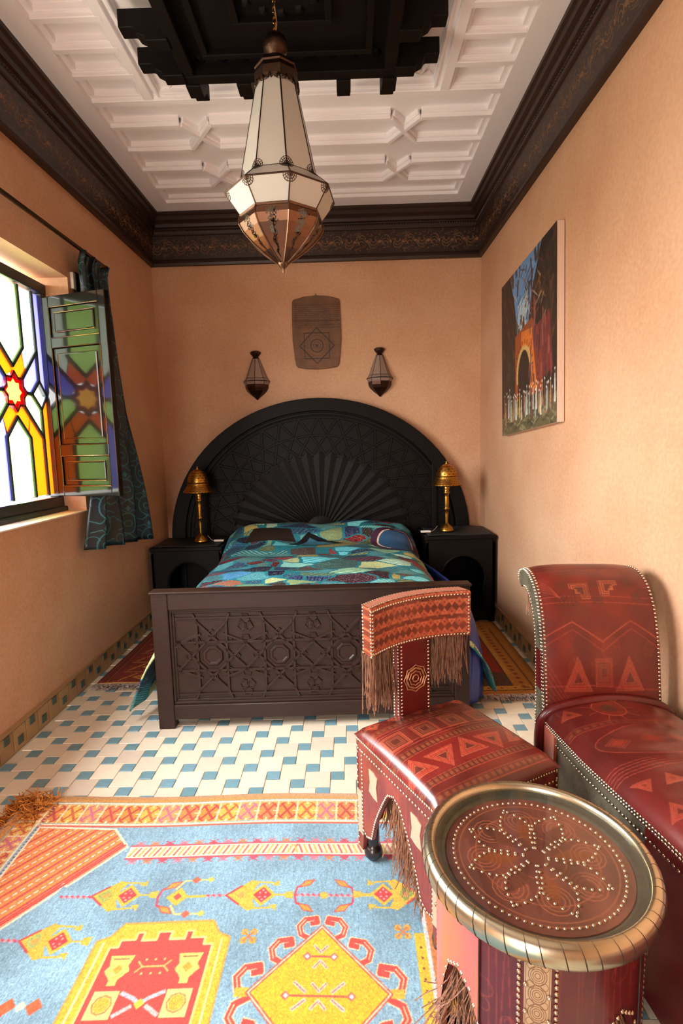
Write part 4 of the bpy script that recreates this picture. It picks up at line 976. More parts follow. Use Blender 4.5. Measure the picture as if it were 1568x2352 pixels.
# red medallion
def medal(x0, x1, y0, y1):
    o = [(x0, y0), (x0, y1-.055), (x0+.035, y1-.04), (x0+.06, y1), (x1-.06, y1), (x1-.035, y1-.04), (x1, y1-.055), (x1, y0)]
    cv.poly(o, (226, 172, 44)); cv.line(o, .006, (230, 150, 60), closed=True)
    i_ = [(x0+.045, y0+.04), (x0+.045, y1-.075), (x0+.07, y1-.075), (x0+.07, y1-.052), (x0+.11, y1-.052), (x0+.11, y1-.03), (x0+.13, y1-.03), (x0+.13, y1-.055), ((x0+x1)/2-.02, y1-.055), ((x0+x1)/2-.02, y1-.03), ((x0+x1)/2+.02, y1-.03), ((x0+x1)/2+.02, y1-.055), (x1-.13, y1-.055), (x1-.13, y1-.03), (x1-.11, y1-.03), (x1-.11, y1-.052), (x1-.07, y1-.052), (x1-.07, y1-.075), (x1-.045, y1-.075), (x1-.045, y0+.04)]
    cv.poly(i_, (206, 66, 54)); cv.line([(a, b_) for a, b_ in i_], .007, (236, 210, 120), closed=True)
    cv.line([(x0+.022, y0), (x0+.022, y1-.06)], .006, (240, 216, 150)); cv.line([(x1-.022, y0), (x1-.022, y1-.06)], .006, (240, 216, 150))
    yy = y1-.1; c_ = (x0+x1)/2
    while yy > y0+.1:
        for s_ in (1, -1):
            X_ = c_+s_*.095; cv.poly([(X_-.034, yy), (X_+.034, yy), (X_+.026, yy-.03), (X_+.034, yy-.045), (X_+.012, yy-.07), (X_+.012, yy-.085), (X_-.012, yy-.085), (X_-.012, yy-.07), (X_-.034, yy-.045), (X_-.026, yy-.03)], (232, 196, 96)); cv.ngon(X_, yy-.04, .014, 4, (224, 150, 40)); cv.line([(X_-.02, yy-.01), (X_+.02, yy-.01)], .004, (130, 90, 50))
            cv.rect(X_-.033, yy-.17, X_+.033, yy-.098, (236, 204, 120)); cv.ngon(X_, yy-.134, .02, 8, (224, 164, 50)); cv.ring(X_, yy-.134, .024, .004, (170, 120, 60), 8)
            cv.line([(c_, yy-.134), (c_+s_*.02, yy-.12), (c_+s_*.055, yy-.105)], .011, (170, 176, 180)); cv.line([(c_+s_*.02, yy-.14), (c_+s_*.055, yy-.162)], .011, (186, 176, 170))
        cv.line([(c_-.045, yy-.05), (c_-.03, yy-.035), (c_+.03, yy-.035), (c_+.045, yy-.05)], .005, (232, 176, 90)); cv.line([(c_-.045, yy-.02), (c_-.03, yy-.035), (c_+.03, yy-.035), (c_+.045, yy-.02)], .005, (232, 176, 90))
        for q in (-.025, 0, .025): cv.ngon(c_+q, yy-.015, .004, 6, (236, 190, 110)); cv.ngon(c_+q, yy-.055, .004, 6, (236, 190, 110))
        cv.ngon(c_, yy-.134, .014, 4, (226, 190, 60)); yy -= .2
medal(-.755, -.372, .55, 1.425)
# yellow diamond
def hook(x, y, s, t=1, k=1.):
    P = [(x+s*a*k, y+t*b_*k) for a, b_ in ((-.012, -.02), (.022, -.002), (.03, .026), (.012, .05), (-.022, .056), (-.026, .040), (-.008, .036))]
    cv.line(P, .021*k, (240, 200, 150)); cv.line(P, .015*k, (208, 66, 54)); cv.line(P[1:4], .004, (238, 180, 130))
dcx, dt, dm, dl, dr, db = -.106, 1.405, 1.212, -.29, .08, 1.02
D = [(dcx, dt), (dr, dm), (dcx, db), (dl, dm)]
for s_, q in ((-1, dl), (1, dr)):
    for f_, k_ in ((.17, .95), (.55, 1.0), (.98, 1.1)):
        hook(lerp(dcx, q, f_)+s_*.008, lerp(dt, dm, f_)+.008, s_, 1, k_); hook(lerp(dcx, q, f_)+s_*.008, lerp(db, dm, f_)-.008-(.02 if f_ > .9 else 0), s_, -1, k_)
cv.poly([(dl-.035, dm+.012), (dl, dm+.012), (dl, dm-.012), (dl-.035, dm-.012)], YE); cv.poly([(dr+.035, dm+.012), (dr, dm+.012), (dr, dm-.012), (dr+.035, dm-.012)], YE)
cv.poly(D, (228, 172, 32)); cv.line(D, .011, (204, 76, 60), closed=True); cv.line(D, .0045, (240, 200, 160), closed=True)
for yy, w_, n_ in ((1.312, .037, 0), (1.205, .085, 1), (1.10, .037, 0)):
    cv.line([(dcx-w_, yy), (dcx+w_, yy)], .005, (196, 84, 70))
    for s_ in (1, -1):
        cv.ngon(dcx+s_*w_, yy, .013, 4, (206, 100, 90)); cv.ngon(dcx+s_*w_, yy, .007, 4, (226, 214, 206))
        for t in (1, -1): cv.line([(dcx, yy+t*.012), (dcx+s_*.018, yy+t*.032)], .009, (206, 196, 180)); cv.line([(dcx, yy+t*.012), (dcx+s_*.018, yy+t*.032)], .003, (180, 100, 80))
        if n_:
            for t in (1, -1): cv.line([(dcx+s_*.035, yy+t*.01), (dcx+s_*.065, yy+t*.034)], .010, (214, 200, 190)); cv.line([(dcx+s_*.035, yy+t*.01), (dcx+s_*.065, yy+t*.034)], .003, (180, 100, 80))
for x, y in ((-.318, 1.372), (.128, 1.39), (-.32, .93), (.13, .93)):
    for k in range(4): a = PI/4+k*PI/2; cv.ring(x+.019*math.cos(a), y+.019*math.sin(a), .008, .006, (224, 150, 44), 6)
    cv.line([(x-.014, y-.014), (x+.014, y+.014)], .005, (204, 110, 50)); cv.line([(x-.014, y+.014), (x+.014, y-.014)], .005, (204, 110, 50))
cv.rect(.160, -.45, .188, 1.385, (228, 176, 40)); cv.rect(.188, -.45, .2, 1.6, (210, 200, 190)); cv.rect(.2, -.45, .225, 1.8, (206, 120, 60))
for k in range(60): cv.ngon(.174, -.43+k*.03, .004, 5, (120, 60, 30))
cv.noise(.07, 2, R_); cv.noise(.06, 1, R_); cv.blur(1)
M_rug = imat('berber_rug_wool', cv, .95, bump=.25, bdist=.004, fine=.6, fscale=260., sheen=.3)
def rugf(x0, x1, y0, y1, nx, ny, amp, skew=0.):
    f = lambda u, v: (lerp(x0, x1, u)+.004*math.sin(v*19)*(1-u)+skew*v, lerp(y0, y1, v)+.006*math.sin(u*11+1)*v, .012+amp*math.sin(u*9+v*7)*math.sin(v*13+u*3))
    return MB().grid(f, nx, ny)
rg = thing('main_rug', 'large blue and yellow patterned wool rug in the foreground', 'rug', (-.53, .8, 0))
rm = rugf(-1.335, .265, -.45, 2.0, 40, 60, .0012).build('woven_field', M_rug, rg, loc=(.53, -.8, 0), smooth=True, solid=.011)
l = rm.data.uv_layers.new(name='UVMap').data
for p in rm.data.polygons:
    for li in p.loop_indices:
        vi = rm.data.loops[li].vertex_index; l[li].uv = ((vi % 41)/40, (vi//41)/60)
def strands(b, n, p0, p1, d, length, r, jit, curl, seg=4, sides=3, rng=RNG):
    """n thin threads starting between p0 and p1, hanging or lying along d"""
    p0, p1, d = Vector(p0), Vector(p1), Vector(d)
    for _ in range(n):
        s_ = p0.lerp(p1, rng.rand())+Vector(rng.uniform(-jit, jit, 3).tolist())*.5; L_ = length*rng.uniform(.75, 1.1); q = s_.copy(); dd = d.copy(); P = [q.copy()]
        for k in range(seg): dd = (dd+Vector(rng.uniform(-curl, curl, 3).tolist())).normalized(); q = q+dd*L_/seg; P.append(q.copy())
        b.tube(P, r, sides, cap=False)
    return b
ts = MB(); R2 = np.random.RandomState(9)
for k in range(150):
    x = R2.uniform(-1.335, -1.215); y = 1.995-abs(R2.normal(0, .06)); q = Vector((x-.53*0, y, .014)); P = [q.copy()]; a = R2.uniform(0, 6.3)
    for _ in range(5): a += R2.uniform(-1.1, 1.1); q = q+Vector((math.cos(a)*.012, math.sin(a)*.012, R2.uniform(-.006, .010))); q.z = max(q.z, .012); q.x = max(q.x, -1.36); P.append(q.copy())
    ts.tube(P, .0022, 3, cap=False)
strands(ts, 110, (-1.335, 1.99, .02), (-1.33, 1.75, .012), (-.9, .1, -.1), .05, .0022, .02, .5)
for i in range(0, len(ts.v)):
    x, y, z = ts.v[i]; ts.v[i] = (x, y, max(z, .004))
ts.build('tassels', M_fr_o, rg, kind='stuff', loc=(.53, -.8, 0))
# bedside rugs
cv = Canvas(0, .6, 0, 1.3, .003, (128, 50, 32)); R_ = np.random.RandomState(2)
for k in range(6): cv.rect(k*.014, 0, k*.014+.006, 1.3, [(92, 32, 26), (150, 84, 44), (110, 44, 30)][k % 3])
for j in range(6):
    y = .02+j*.2; cv.line([(.1, y), (.6, y)], .01, (190, 136, 76)); cv.ring(.3, y+.1, .1, .016, (206, 146, 60), 4, ry=.075); cv.ring(.3, y+.1, .06, .012, (214, 160, 80), 4, ry=.045); cv.ngon(.3, y+.1, .022, 4, (70, 40, 30)); cv.line([(.12, y+.03), (.2, y+.17)], .014, (196, 130, 60)); cv.line([(.46, y+.03), (.38, y+.17)], .014, (196, 130, 60)); cv.line([(.1, y+.1), (.19, y+.1)], .008, (170, 60, 40))
cv.rect(0, 0, .6, .016, (200, 150, 100)); cv.noise(.15, 1, R_); cv.blur(1)
M_rl = imat('brown_kilim', cv, .95, bump=.3, fine=.5, fscale=260.)
cv = Canvas(0, .68, 0, 1.4, .003, (140, 46, 26))
cv.rect(0, 0, .68, .055, (176, 116, 46)); cv.rect(0, .055, .68, .062, (70, 42, 24)); cv.rect(0, .062, .68, .12, (190, 136, 60)); cv.rect(.5, .12, .68, 1.4, (176, 116, 46)); cv.rect(.49, .12, .5, 1.4, (80, 46, 26)); cv.rect(.6, 0, .61, 1.4, (120, 76, 34))
cv.poly([(0, .12), (.5, .12), (.5, .3), (.42, .34), (.26, .24), (0, .2)], (82, 58, 42)); cv.rect(.5, .3, .53, 1.4, (190, 140, 60)); cv.rect(0, 1.2, .68, 1.4, (170, 110, 50))
for k in range(20): cv.ngon(.555, .1+k*.065, .018, 4, (130, 70, 30), ry=.02)
for k in range(9): cv.ngon(.05+k*.075, .09, .01, 4, (120, 60, 30))
for k in range(12): cv.line([(.02+k*.04, .125), (.05+k*.04, .22)], .003, (110, 80, 54))
cv.noise(.12, 1, R_); cv.blur(1)
M_rr = imat('orange_kilim', cv, .95, bump=.3, fine=.5, fscale=260.)
def siderug(x0, x1, y0, y1, m, label, mx):
    t = thing('bedside_rug', label, 'rug', ((x0+x1)/2, (y0+y1)/2, 0), 0, 'bedside rugs'); lx, ly = (x0+x1)/2, (y0+y1)/2
    MB().grid(lambda u, v: (lerp(x0, x1, u)-lx, lerp(y0, y1, v)-ly+.004*math.sin(u*9), .007+.0015*math.sin(u*7+v*9)), 16, 30).build('woven_field', m, t, smooth=True, solid=.006, uv=lambda co, n: ((co.x+lx-x0)/(x1-x0), (co.y+ly-y0)/(y1-y0)))
    fb_ = MB(); R3 = np.random.RandomState(4); strands(fb_, 420, (x0-lx, y0-ly, .007), (x1-lx, y0-ly, .007), (0, -1, -.05), .085, .0013, .004, .35, rng=R3)
    for i in range(len(fb_.v)): a, b_, c = fb_.v[i]; fb_.v[i] = (a, b_, max(.001, min(c, .012)))
    fb_.build('fringe', M_fr_w, t, kind='stuff')
siderug(-1.56, -.98, 3.07, 4.08, M_rl, 'brown and orange bedside rug on the left of the bed', 0)
siderug(.42, 1.10, 2.84, 4.07, M_rr, 'red and ochre bedside rug on the right of the bed', 0)
# ------------------------------------------------------------------ tooled leather
def leather(w, h, seed, kind, base=(98, 32, 24), res=.0016):
    R = np.random.RandomState(seed); cv = Canvas(0, w, 0, h, res, base); cv.blotch(.09, 5, R)
    lt_, dk, red, ol = (176, 78, 52), (66, 30, 24), (160, 30, 30), (118, 62, 40)
    def tri(x, y, r, up, n=4):
        for k in range(n):
            q = r*(1-k/n*.85); s_ = 1 if up else -1; c_ = (lt_, red, ol, dk)[k % 4]
            P = [(x-q, y-s_*q*.6), (x+q, y-s_*q*.6), (x, y+s_*q*.95)]; cv.poly(P, c_, .55); cv.line(P, .0022, (200, 110, 72), .7, True)
    def diam(x, y, r, n=4, rx=1.):
        for k in range(n):
            q = r*(1-k/n*.85); P = [(x-q*rx, y), (x, y+q), (x+q*rx, y), (x, y-q)]; cv.poly(P, (ol, red, lt_, dk)[k % 4], .5); cv.line(P, .002, (196, 104, 66), .6, True)
    def sq(x, y, r, n=4):
        for k in range(n):
            q = r*(1-k/n*.85); cv.rect(x-q, y-q, x+q, y+q, (lt_, dk, ol, dk)[k % 4], .45); cv.line([(x-q, y-q), (x+q, y-q), (x+q, y+q), (x-q, y+q)], .002, (196, 110, 70), .6, True)
    def step(x, y, r, s_=1):
        for k, q in enumerate((1, .78, .5)):
            P = [(x-s_*r*q, y+r*q), (x+s_*r*q, y+r*q), (x+s_*r*q, y-r*q), (x+s_*r*q*.1, y-r*q), (x+s_*r*q*.1, y-r*q*.35), (x-s_*r*q*.45, y-r*q*.35), (x-s_*r*q*.45, y+r*q*.35), (x-s_*r*q, y+r*q*.35)]
            cv.poly(P, (ol, (150, 60, 36), (58, 34, 24))[k], .7); cv.line(P, .0024, (204, 124, 76), .8, True)
    def band(y0, y1, n, c=ol):
        cv.rect(0, y0, w, y1, c, .35); cv.line([(0, y0), (w, y0)], .0025, lt_, .8); cv.line([(0, y1), (w, y1)], .0025, lt_, .8)
        for k in range(n): cv.line([(k*w/n, y0), (k*w/n, y1)], .0018, dk, .7); cv.rect(k*w/n+.2*w/n, lerp(y0, y1, .25), k*w/n+.75*w/n, lerp(y0, y1, .75), (150, 92, 56), .5)
    def wave(y, a, c, n=2, ww=.003, ph=0):
        cv.line([(w*t, y+a*math.sin(t*PI*n+ph)) for t in np.linspace(0, 1, 30)], ww, c, .75)
    if kind == 'stool':
        band(h*.16, h*.21, 26); band(h*.44, h*.50, 26)
        cv.rect(0, .22*h, w, .43*h, (150, 34, 30), .4)
        for k, x in enumerate(np.linspace(.1, .9, 5)): tri(x*w, .325*h, .055, k % 2 == 0)
        for k, x in enumerate(np.linspace(.14, .86, 4)): sq(x*w, .63*h, .042)
        band(.78*h, .82*h, 22); band(.05*h, .1*h, 20)
        for k, x in enumerate(np.linspace(.12, .88, 5)): diam(x*w, .9*h, .03)
        for y in (.53, .56, .73, .76): wave(y*h, .002, (186, 80, 60), 3)
        for k in range(26): x = (k+.5)/26*w; cv.line([(x, .225*h), (x+.012, .425*h)], .0014, (92, 30, 26), .6); cv.line([(x, .585*h), (x, .68*h)], .0014, (170, 80, 56), .5)
        for k in range(9): x = (k+.5)/9*w; cv.line([(x-.02, .85*h), (x, .95*h), (x+.02, .85*h)], .002, (180, 84, 58), .6)
    elif kind == 'seatlong':
        y = .04; k = 0
        while y < h:
            ty = k % 5
            if ty == 0:
                for q in range(5): wave(y+q*.012, .012, (184, 84, 60), 1, .0028, 0)
                y += .07
            elif ty == 1:
                P = [(w*(.5+.42*math.cos(t)), y+.09+.08*math.sin(t)) for t in np.linspace(0, 2*PI, 30)]; cv.poly(P, (100, 52, 40), .5); cv.line(P, .004, (190, 84, 58), .7, True)
                for x in (.22, .45, .62, .8): diam(x*w, y+.09, .032, 3, 1.4)
                y += .19
            elif ty == 2: band(y, y+.03, 18); y += .05
            elif ty == 3:
                cv.ngon(w*.42, y+.07, .06, 14, (150, 56, 34), al=.6); cv.ring(w*.42, y+.07, .06, .004, (200, 96, 60), 18); cv.ngon(w*.42, y+.07, .03, 12, (84, 60, 40)); 
                for q in range(9): a = q*2*PI/9; cv.line([(w*.42+.06*math.cos(a), y+.07+.06*math.sin(a)), (w*.42+.1*math.cos(a), y+.07+.1*math.sin(a))], .003, (190, 86, 58))
                sq(w*.85, y+.07, .04); tri(w*.12, y+.07, .04, True); y += .16
            else:
                for x in np.linspace(.1, .9, 6): tri(x*w, y+.03, .03, int(x*10) % 2 == 0, 3)
                y += .08
            k += 1
    elif kind == 'back':
        for y in (.03, .06, .10, .29, .31, .44, .47): wave(y*h/.5, .008, (176, 76, 56), 1.2, .003, .4)
        cv.poly([(0, .13*h/.5), (w*.5, .10*h/.5), (w, .13*h/.5), (w, .27*h/.5), (0, .27*h/.5)], (150, 60, 30), .0)
        step(.36*w, .335*h/.5, .034, 1); step(.62*w, .345*h/.5, .034, -1)
        for x, y in ((.2, .36), (.5, .365), (.5, .305), (.8, .36), (.84, .31)): cv.rect((x-.045)*w, y*h/.5-.018, (x+.045)*w, y*h/.5+.018, (74, 40, 30), .55)
        for k in range(5):
            for j in range(3): cv.ngon((.17+k*.035)*w, (.285+j*.014)*h/.5, .006, 4, (66, 36, 26))
        for k in range(5): cv.line([(0, (.34+k*.014)*h/.5), (.12*w, (.325+k*.006)*h/.5), (.18*w, .31*h/.5)], .002, (186, 96, 66), .7)
        cv.line([(0, .2*h/.5), (.25*w, .24*h/.5), (.5*w, .19*h/.5), (.75*w, .24*h/.5), (w, .19*h/.5)], .004, (180, 84, 60)); cv.line([(0, .18*h/.5), (.25*w, .22*h/.5), (.5*w, .17*h/.5), (.75*w, .22*h/.5), (w, .17*h/.5)], .003, (150, 60, 44))
        for x in (.28, .72): tri(x*w, .12*h/.5, .05, True); 
        sq(.5*w, .13*h/.5, .03)
        for k in range(6): cv.line([(0, (.16-k*.015)*h/.5), (.2*w, (.08-k*.01)*h/.5)], .002, (180, 90, 64), .6)
    elif kind == 'panel':
        for k in range(16):
            for j in range(int(h/.035)+1): (diam if (k+j) % 2 else tri)(*((k+.5)*w/16, .02+j*.035, .016) if (k+j) % 2 else ((k+.5)*w/16, .02+j*.035, .014, j % 2 == 0, 3))
    elif kind == 'round':
        for r in (.17, .16, .125, .06): cv.ring(w/2, h/2, r, .003, (150, 84, 56), 40)
        for k in range(8):
            a = k*PI/4; x, y = w/2+.11*math.cos(a), h/2+.11*math.sin(a)
            for q in (.035, .026, .017): cv.ring(x, y, q, .0022, (166, 92, 60), 14)
            cv.poly([(w/2+.03*math.cos(a), h/2+.03*math.sin(a)), (w/2+.08*math.cos(a-.25), h/2+.08*math.sin(a-.25)), (w/2+.14*math.cos(a), h/2+.14*math.sin(a)), (w/2+.08*math.cos(a+.25), h/2+.08*math.sin(a+.25))], [(136, 70, 34), (88, 44, 32)][k % 2], .6)
    elif kind == 'side':
        for k in range(int(w/.05)):
            x = k*.05
            for q in (0, .008, .016): cv.line([(x+q, 0), (x+q+R.uniform(-.02, .02), h)], .0025, (186, 86, 58), .45)
            for q in (.02, .014, .008): cv.ring(x+.035, h*R.uniform(.2, .9), q, .002, (180, 90, 60), 12, al=.6)
    if kind in ('seatlong', 'back', 'side'):
        cv.a = cv.a*.68+np.array(base, np.float32)/255*.32
        for _ in range(26): cv.ngon(R.uniform(0, w), R.uniform(0, h), R.uniform(.02, .05), 9, [(70, 30, 26), (140, 62, 38), (112, 22, 24), (86, 48, 34)][R.randint(4)], al=.22)
    cv.noise(.07, 1, R); cv.blur(1); return cv
M_ls = imat('stool_leather', leather(.5, .52, 1, 'stool'), .28, bump=.35, bdist=.003, spec=.55, fine=.12, fscale=60., coat=.3)
M_ll = imat('chaise_seat_leather', leather(.52, 1.6, 2, 'seatlong', (96, 30, 25)), .3, bump=.4, bdist=.004, spec=.55, fine=.35, fscale=14., coat=.25)
M_lb = imat('chaise_back_leather', leather(.42, .6, 3, 'back', (102, 31, 21)), .32, bump=.4, bdist=.003, spec=.5, fine=.3, fscale=12., coat=.2)
M_lp = imat('backrest_leather', leather(.42, .16, 4, 'panel', (108, 46, 28)), .36, bump=.4, bdist=.002, coat=.2)
M_lr = imat('table_leather', leather(.4, .4, 5, 'round', (108, 58, 46), .001), .35, bump=.4, bdist=.002)
M_lsd = imat('side_leather', leather(.6, .45, 6, 'side', (120, 46, 38)), .34, bump=.3, bdist=.002, coat=.2)
M_red = mat('deep_red_leather', (96, 16, 16), .35, var=.3, vscale=10, coat=.25, bump=.1, bscale=60)
M_org = mat('orange_leather', (200, 110, 70), .35, var=.3, vscale=7, c2=(190, 92, 92), coat=.25, bump=.08, bscale=60, stretch=(1, 1, .4))
M_tin = mat('aged_green_metal', (128, 122, 100), .42, metal=.55, var=.4, vscale=14, bump=.3, bscale=120, c2=(84, 72, 56))
M_plate = mat('pale_embossed_metal', (214, 190, 160), .4, metal=.5, bump=.5, bscale=130, bdist=.002)
M_edge = mat('worn_leather_edge', (190, 120, 96), .45, var=.3, vscale=50)
M_fringe = mat('leather_fringe', (164, 112, 74), .6, var=.65, vscale=120, c2=(70, 30, 26), stretch=(3, 3, .3))
M_foot = mat('dark_turned_wood', (34, 22, 20), .3, coat=.4)
def studs(pts, nrm, r, m=M_stud, parent=None, name='brass_studs', loc=None):
    b = MB()
    for i, p in enumerate(pts): b.dome(p, nrm[i] if isinstance(nrm, list) else nrm, r, 6, .7)
    o = b.build(name, m, parent, smooth=True, loc=loc); o['kind'] = 'stuff'; return o
def along(P, step):
    out = []; rest = 0
    for (a, b) in zip(P, P[1:]):
        a, b = Vector(a), Vector(b); L = (b-a).length; t = rest
        while t < L: out.append(a.lerp(b, t/L)); t += step
        rest = t-L
    return out

# ------------------------------------------------------------------ leather stool with a T-shaped back
st_ = thing('leather_chair', 'low red tooled leather chair with studded edges and a fringed T-shaped back', 'chair', (.30, 1.577, .0135), math.radians(28))
SW2, SD2, ZS = .215, .225, .44
def zb_arch(t, half, side):  # bottom edge of a side board at offset t from its middle
    q = half-abs(t)
    return interp(q, [0, .03, .038, .062, .09, .102, .112, .13, .16, .19, half], [.035, .035, .105, .098, .112, .15, .18, .22, .275, .325, .34])
def sideboard(half, ax, s_, off, name):
    """board in local plane; ax 'x' board lies in plane x=s*off, spanning y"""
    ts_ = sorted(set([-half+k*2*half/40 for k in range(41)]+[s2*(half-q) for s2 in (1, -1) for q in (.03, .038, .062, .09, .102, .112)]))
    V = []; b = MB(); f = (lambda t, d, z: (s_*(off+d), t, z)) if ax == 'x' else (lambda t, d, z: (t, s_*(off+d), z))
    for t in ts_: V += [f(t, 0, ZS), f(t, 0, zb_arch(t, half, s_)), f(t, -.014, zb_arch(t, half, s_)), f(t, -.014, ZS)]
    n = len(ts_); b.add(V, [(k*4+j, (k+1)*4+j, (k+1)*4+(j+1) % 4, k*4+(j+1) % 4) for k in range(n-1) for j in range(4)]+[(0, 1, 2, 3), (4*n-1, 4*n-2, 4*n-3, 4*n-4)])
    o = b.build(name, M_lsd, st_, uv=lambda co, nn: (((co.y if ax == 'x' else co.x)+half)/.6, co.z/.45))
    F_ = lambda t, z: f(t, .001, z); nn = (s_, 0, 0) if ax == 'x' else (0, s_, 0); P = []
    for z in (ZS-.006, ZS-.016, ZS-.048): P += along([F_(-half+.004, z), F_(half-.004, z)], .0105 if z > ZS-.03 else .015)
    for s2 in (1, -1):
        P += along([F_(s2*(half-.005), ZS-.02), F_(s2*(half-.005), .025)], .022); P += along([F_(s2*(half-.034), ZS-.05), F_(s2*(half-.034), .085)], .014)
    P += along([F_(t, zb_arch(t, half, s_)+.006) for t in ts_ if abs(t) < half-.036], .011)
    studs(P, nn, .0042, parent=st_)
    for t, z, w, h in ((half*.52, .315, .026, .085), (-half*.52, .315, .026, .085), (half-.02, .17, .016, .15), (-half+.02, .17, .016, .15)):
        Q = [(t-w, z-h/2), (t-w*.3, z-h/2), (t+w*.0, z-h/2), (t+w, z-h/2+.008), (t+w*.75, z), (t+w, z+h/2), (t-w*.2, z+h/2), (t-w, z+h/2-.008), (t-w*.7, z)]
        if w < .02: Q = [(t-.013, z-h/2), (t+.013, z-h/2), (t+.013, z+h/2), (t-.013, z+h/2)]
        pb = MB(); n = len(Q); pb.add([f(a, .0025, c) for a, c in Q]+[f(a, 0, c) for a, c in Q], [tuple(range(n))]+[(i, (i+1) % n, n+(i+1) % n, n+i) for i in range(n)])
        pb.build('embossed_plate', M_plate, st_)
    fb = MB(); R_ = np.random.RandomState(int(off*1000)+int(s_)+3)
    g = lambda t, z: f(t, -.02, z)
    strands(fb, 130, g(.02, .335), g(-.07, .25), (0, 0, -1), .19, .0014, .012, .16, rng=R_, seg=5)
    strands(fb, 60, g(-.07, .25), g(-.115, .17), (0, 0, -1), .13, .0014, .012, .16, rng=R_, seg=5)
    fb.build('fringe', M_fringe, st_, kind='stuff')
sideboard(SD2, 'x', -1, SW2, 'side_board'); sideboard(SD2, 'x', 1, SW2, 'side_board'); sideboard(SW2, 'y', -1, SD2, 'side_board'); sideboard(SW2, 'y', 1, SD2, 'side_board')
def cushion(u, v):
    x, y = (u*2-1)*(SW2+.006), (v*2-1)*(SD2+.006); e = min(1, (1-abs(u*2-1))/.16); g = min(1, (1-abs(v*2-1))/.16)
    r = math.sin(e*PI/2)**.7*math.sin(g*PI/2)**.7
    return (x, y, ZS-.004+.028*r+.03*(1-(u*2-1)**2)*(1-(v*2-1)**2))
uq = [0, .01, .03, .06, .1, .15]+list(np.linspace(.2, .8, 13))+[.85, .9, .94, .97, .99, 1]
gridst(uq, uq, cushion).build('seat', M_ls, st_, smooth=True, uv=lambda co, n: ((co.x+.23)/.46, (co.y+.235)/.47))
for sx in (-1, 1):
    for sy in (-1, 1):
        MB().lathe([(.001, 0), (.02, 0), (.03, .012), (.032, .03), (.026, .045), (.018, .05), (.022, .058), (.022, .09), (.02, .2), (.02, .43)], 12).build('leg', M_foot, st_, smooth=True, loc=(sx*(SW2-.036), sy*(SD2-.036), 0))
# back post and curved back panel
yb0 = SD2-.012
MB().box(-.062, .062, yb0-.022, yb0+.022, ZS-.02, .74).build('back_post', M_red, st_, bevel=.004)
P = along([(-.055, yb0-.023, ZS+.0), (-.055, yb0-.023, .73)], .0125)+along([(.055, yb0-.023, ZS+.0), (.055, yb0-.023, .73)], .0125)
studs(P, (0, -1, 0), .0042, parent=st_); studs(along([(-.063, yb0-.012, ZS), (-.063, yb0-.012, .73)], .011)+along([(-.063, yb0+.012, ZS), (-.063, yb0+.012, .73)], .011), (-1, 0, 0), .004, parent=st_)
md = MB()
for k in range(8): a = k*PI/4+PI/8; md.tube([(.036*math.cos(a+t), 0, .036*math.sin(a+t)) for t in np.linspace(0, 2.2, 6)], .0022, 4)
for r in (.012, .024, .034, .044): md.tube([(r*math.cos(a)*(1+.08*math.cos(8*a)), -.001, r*math.sin(a)*(1+.08*math.cos(8*a))) for a in np.linspace(0, 2*PI, 25)[:-1]], .0022, 4, closed=True)
md.build('gilt_medallion', mat('worn_gilt', (176, 124, 84), .55, metal=.6), st_, loc=(0, yb0-.024, .595))
def pf(x, d, z): c = (x/.2)**2; return (x, yb0+.012-.052*c-d, z)
PH0, PH1 = .725, .882; xs = np.linspace(-.198, .198, 25)
bp = MB()
for (a, b_) in ((0, 1),):
    V = []
    for x in xs: V += [pf(x, .034, PH0), pf(x, .034, PH1-.004), pf(x, .028, PH1), pf(x, -.024, PH1), pf(x, -.026, PH0)]
    n = len(xs); bp.add(V, [(k*5+j, (k+1)*5+j, (k+1)*5+(j+1) % 5, k*5+(j+1) % 5) for k in range(n-1) for j in range(5)]+[(0, 1, 2, 3, 4), tuple(range(5*n-1, 5*n-6, -1))])
bp.build('back_panel', M_lp, st_, uv=lambda co, n: ((co.x+.2)/.4, (co.z-PH0)/(PH1-PH0)))
V = []; tp = MB()
for x in np.linspace(-.196, .196, 25): V += [pf(x, .028, PH1+.0015), pf(x, -.024, PH1+.0015)]
tp.add(V, [(2*k, 2*k+2, 2*k+3, 2*k+1) for k in range(24)]); tp.build('top_edge', M_edge, st_)
P = []
for z in (PH0+.006, PH1-.010): P += along([pf(x, .035, z) for x in xs], .0115)
for x in (-.192, .192): P += along([pf(x, .035, PH0+.01), pf(x, .035, PH1-.01)], .0115)
studs(P, (0, -1, .1), .0042, parent=st_)
P = along([pf(x, .024, PH1+.001) for x in xs], .0115)+along([pf(x, -.02, PH1+.001) for x in xs], .0115); studs(P, (0, 0, 1), .004, parent=st_)
P = along([pf(-.199, .03, PH0), pf(-.199, .03, PH1)], .0115)+along([pf(-.199, -.02, PH0), pf(-.199, -.02, PH1)], .0115); studs(P, (-1, 0, 0), .004, parent=st_)
for k, (x0, x1, L_) in enumerate(((-.195, -.075, .2), (.075, .195, .165))):
    fb = MB(); R_ = np.random.RandomState(k+31); strands(fb, 150, pf(x0, 0, PH0), pf(x1, 0, PH0), (0, 0, -1), L_, .0014, .03, .07, rng=R_, seg=6); fb.build('back_fringe', M_fringe, st_, kind='stuff')

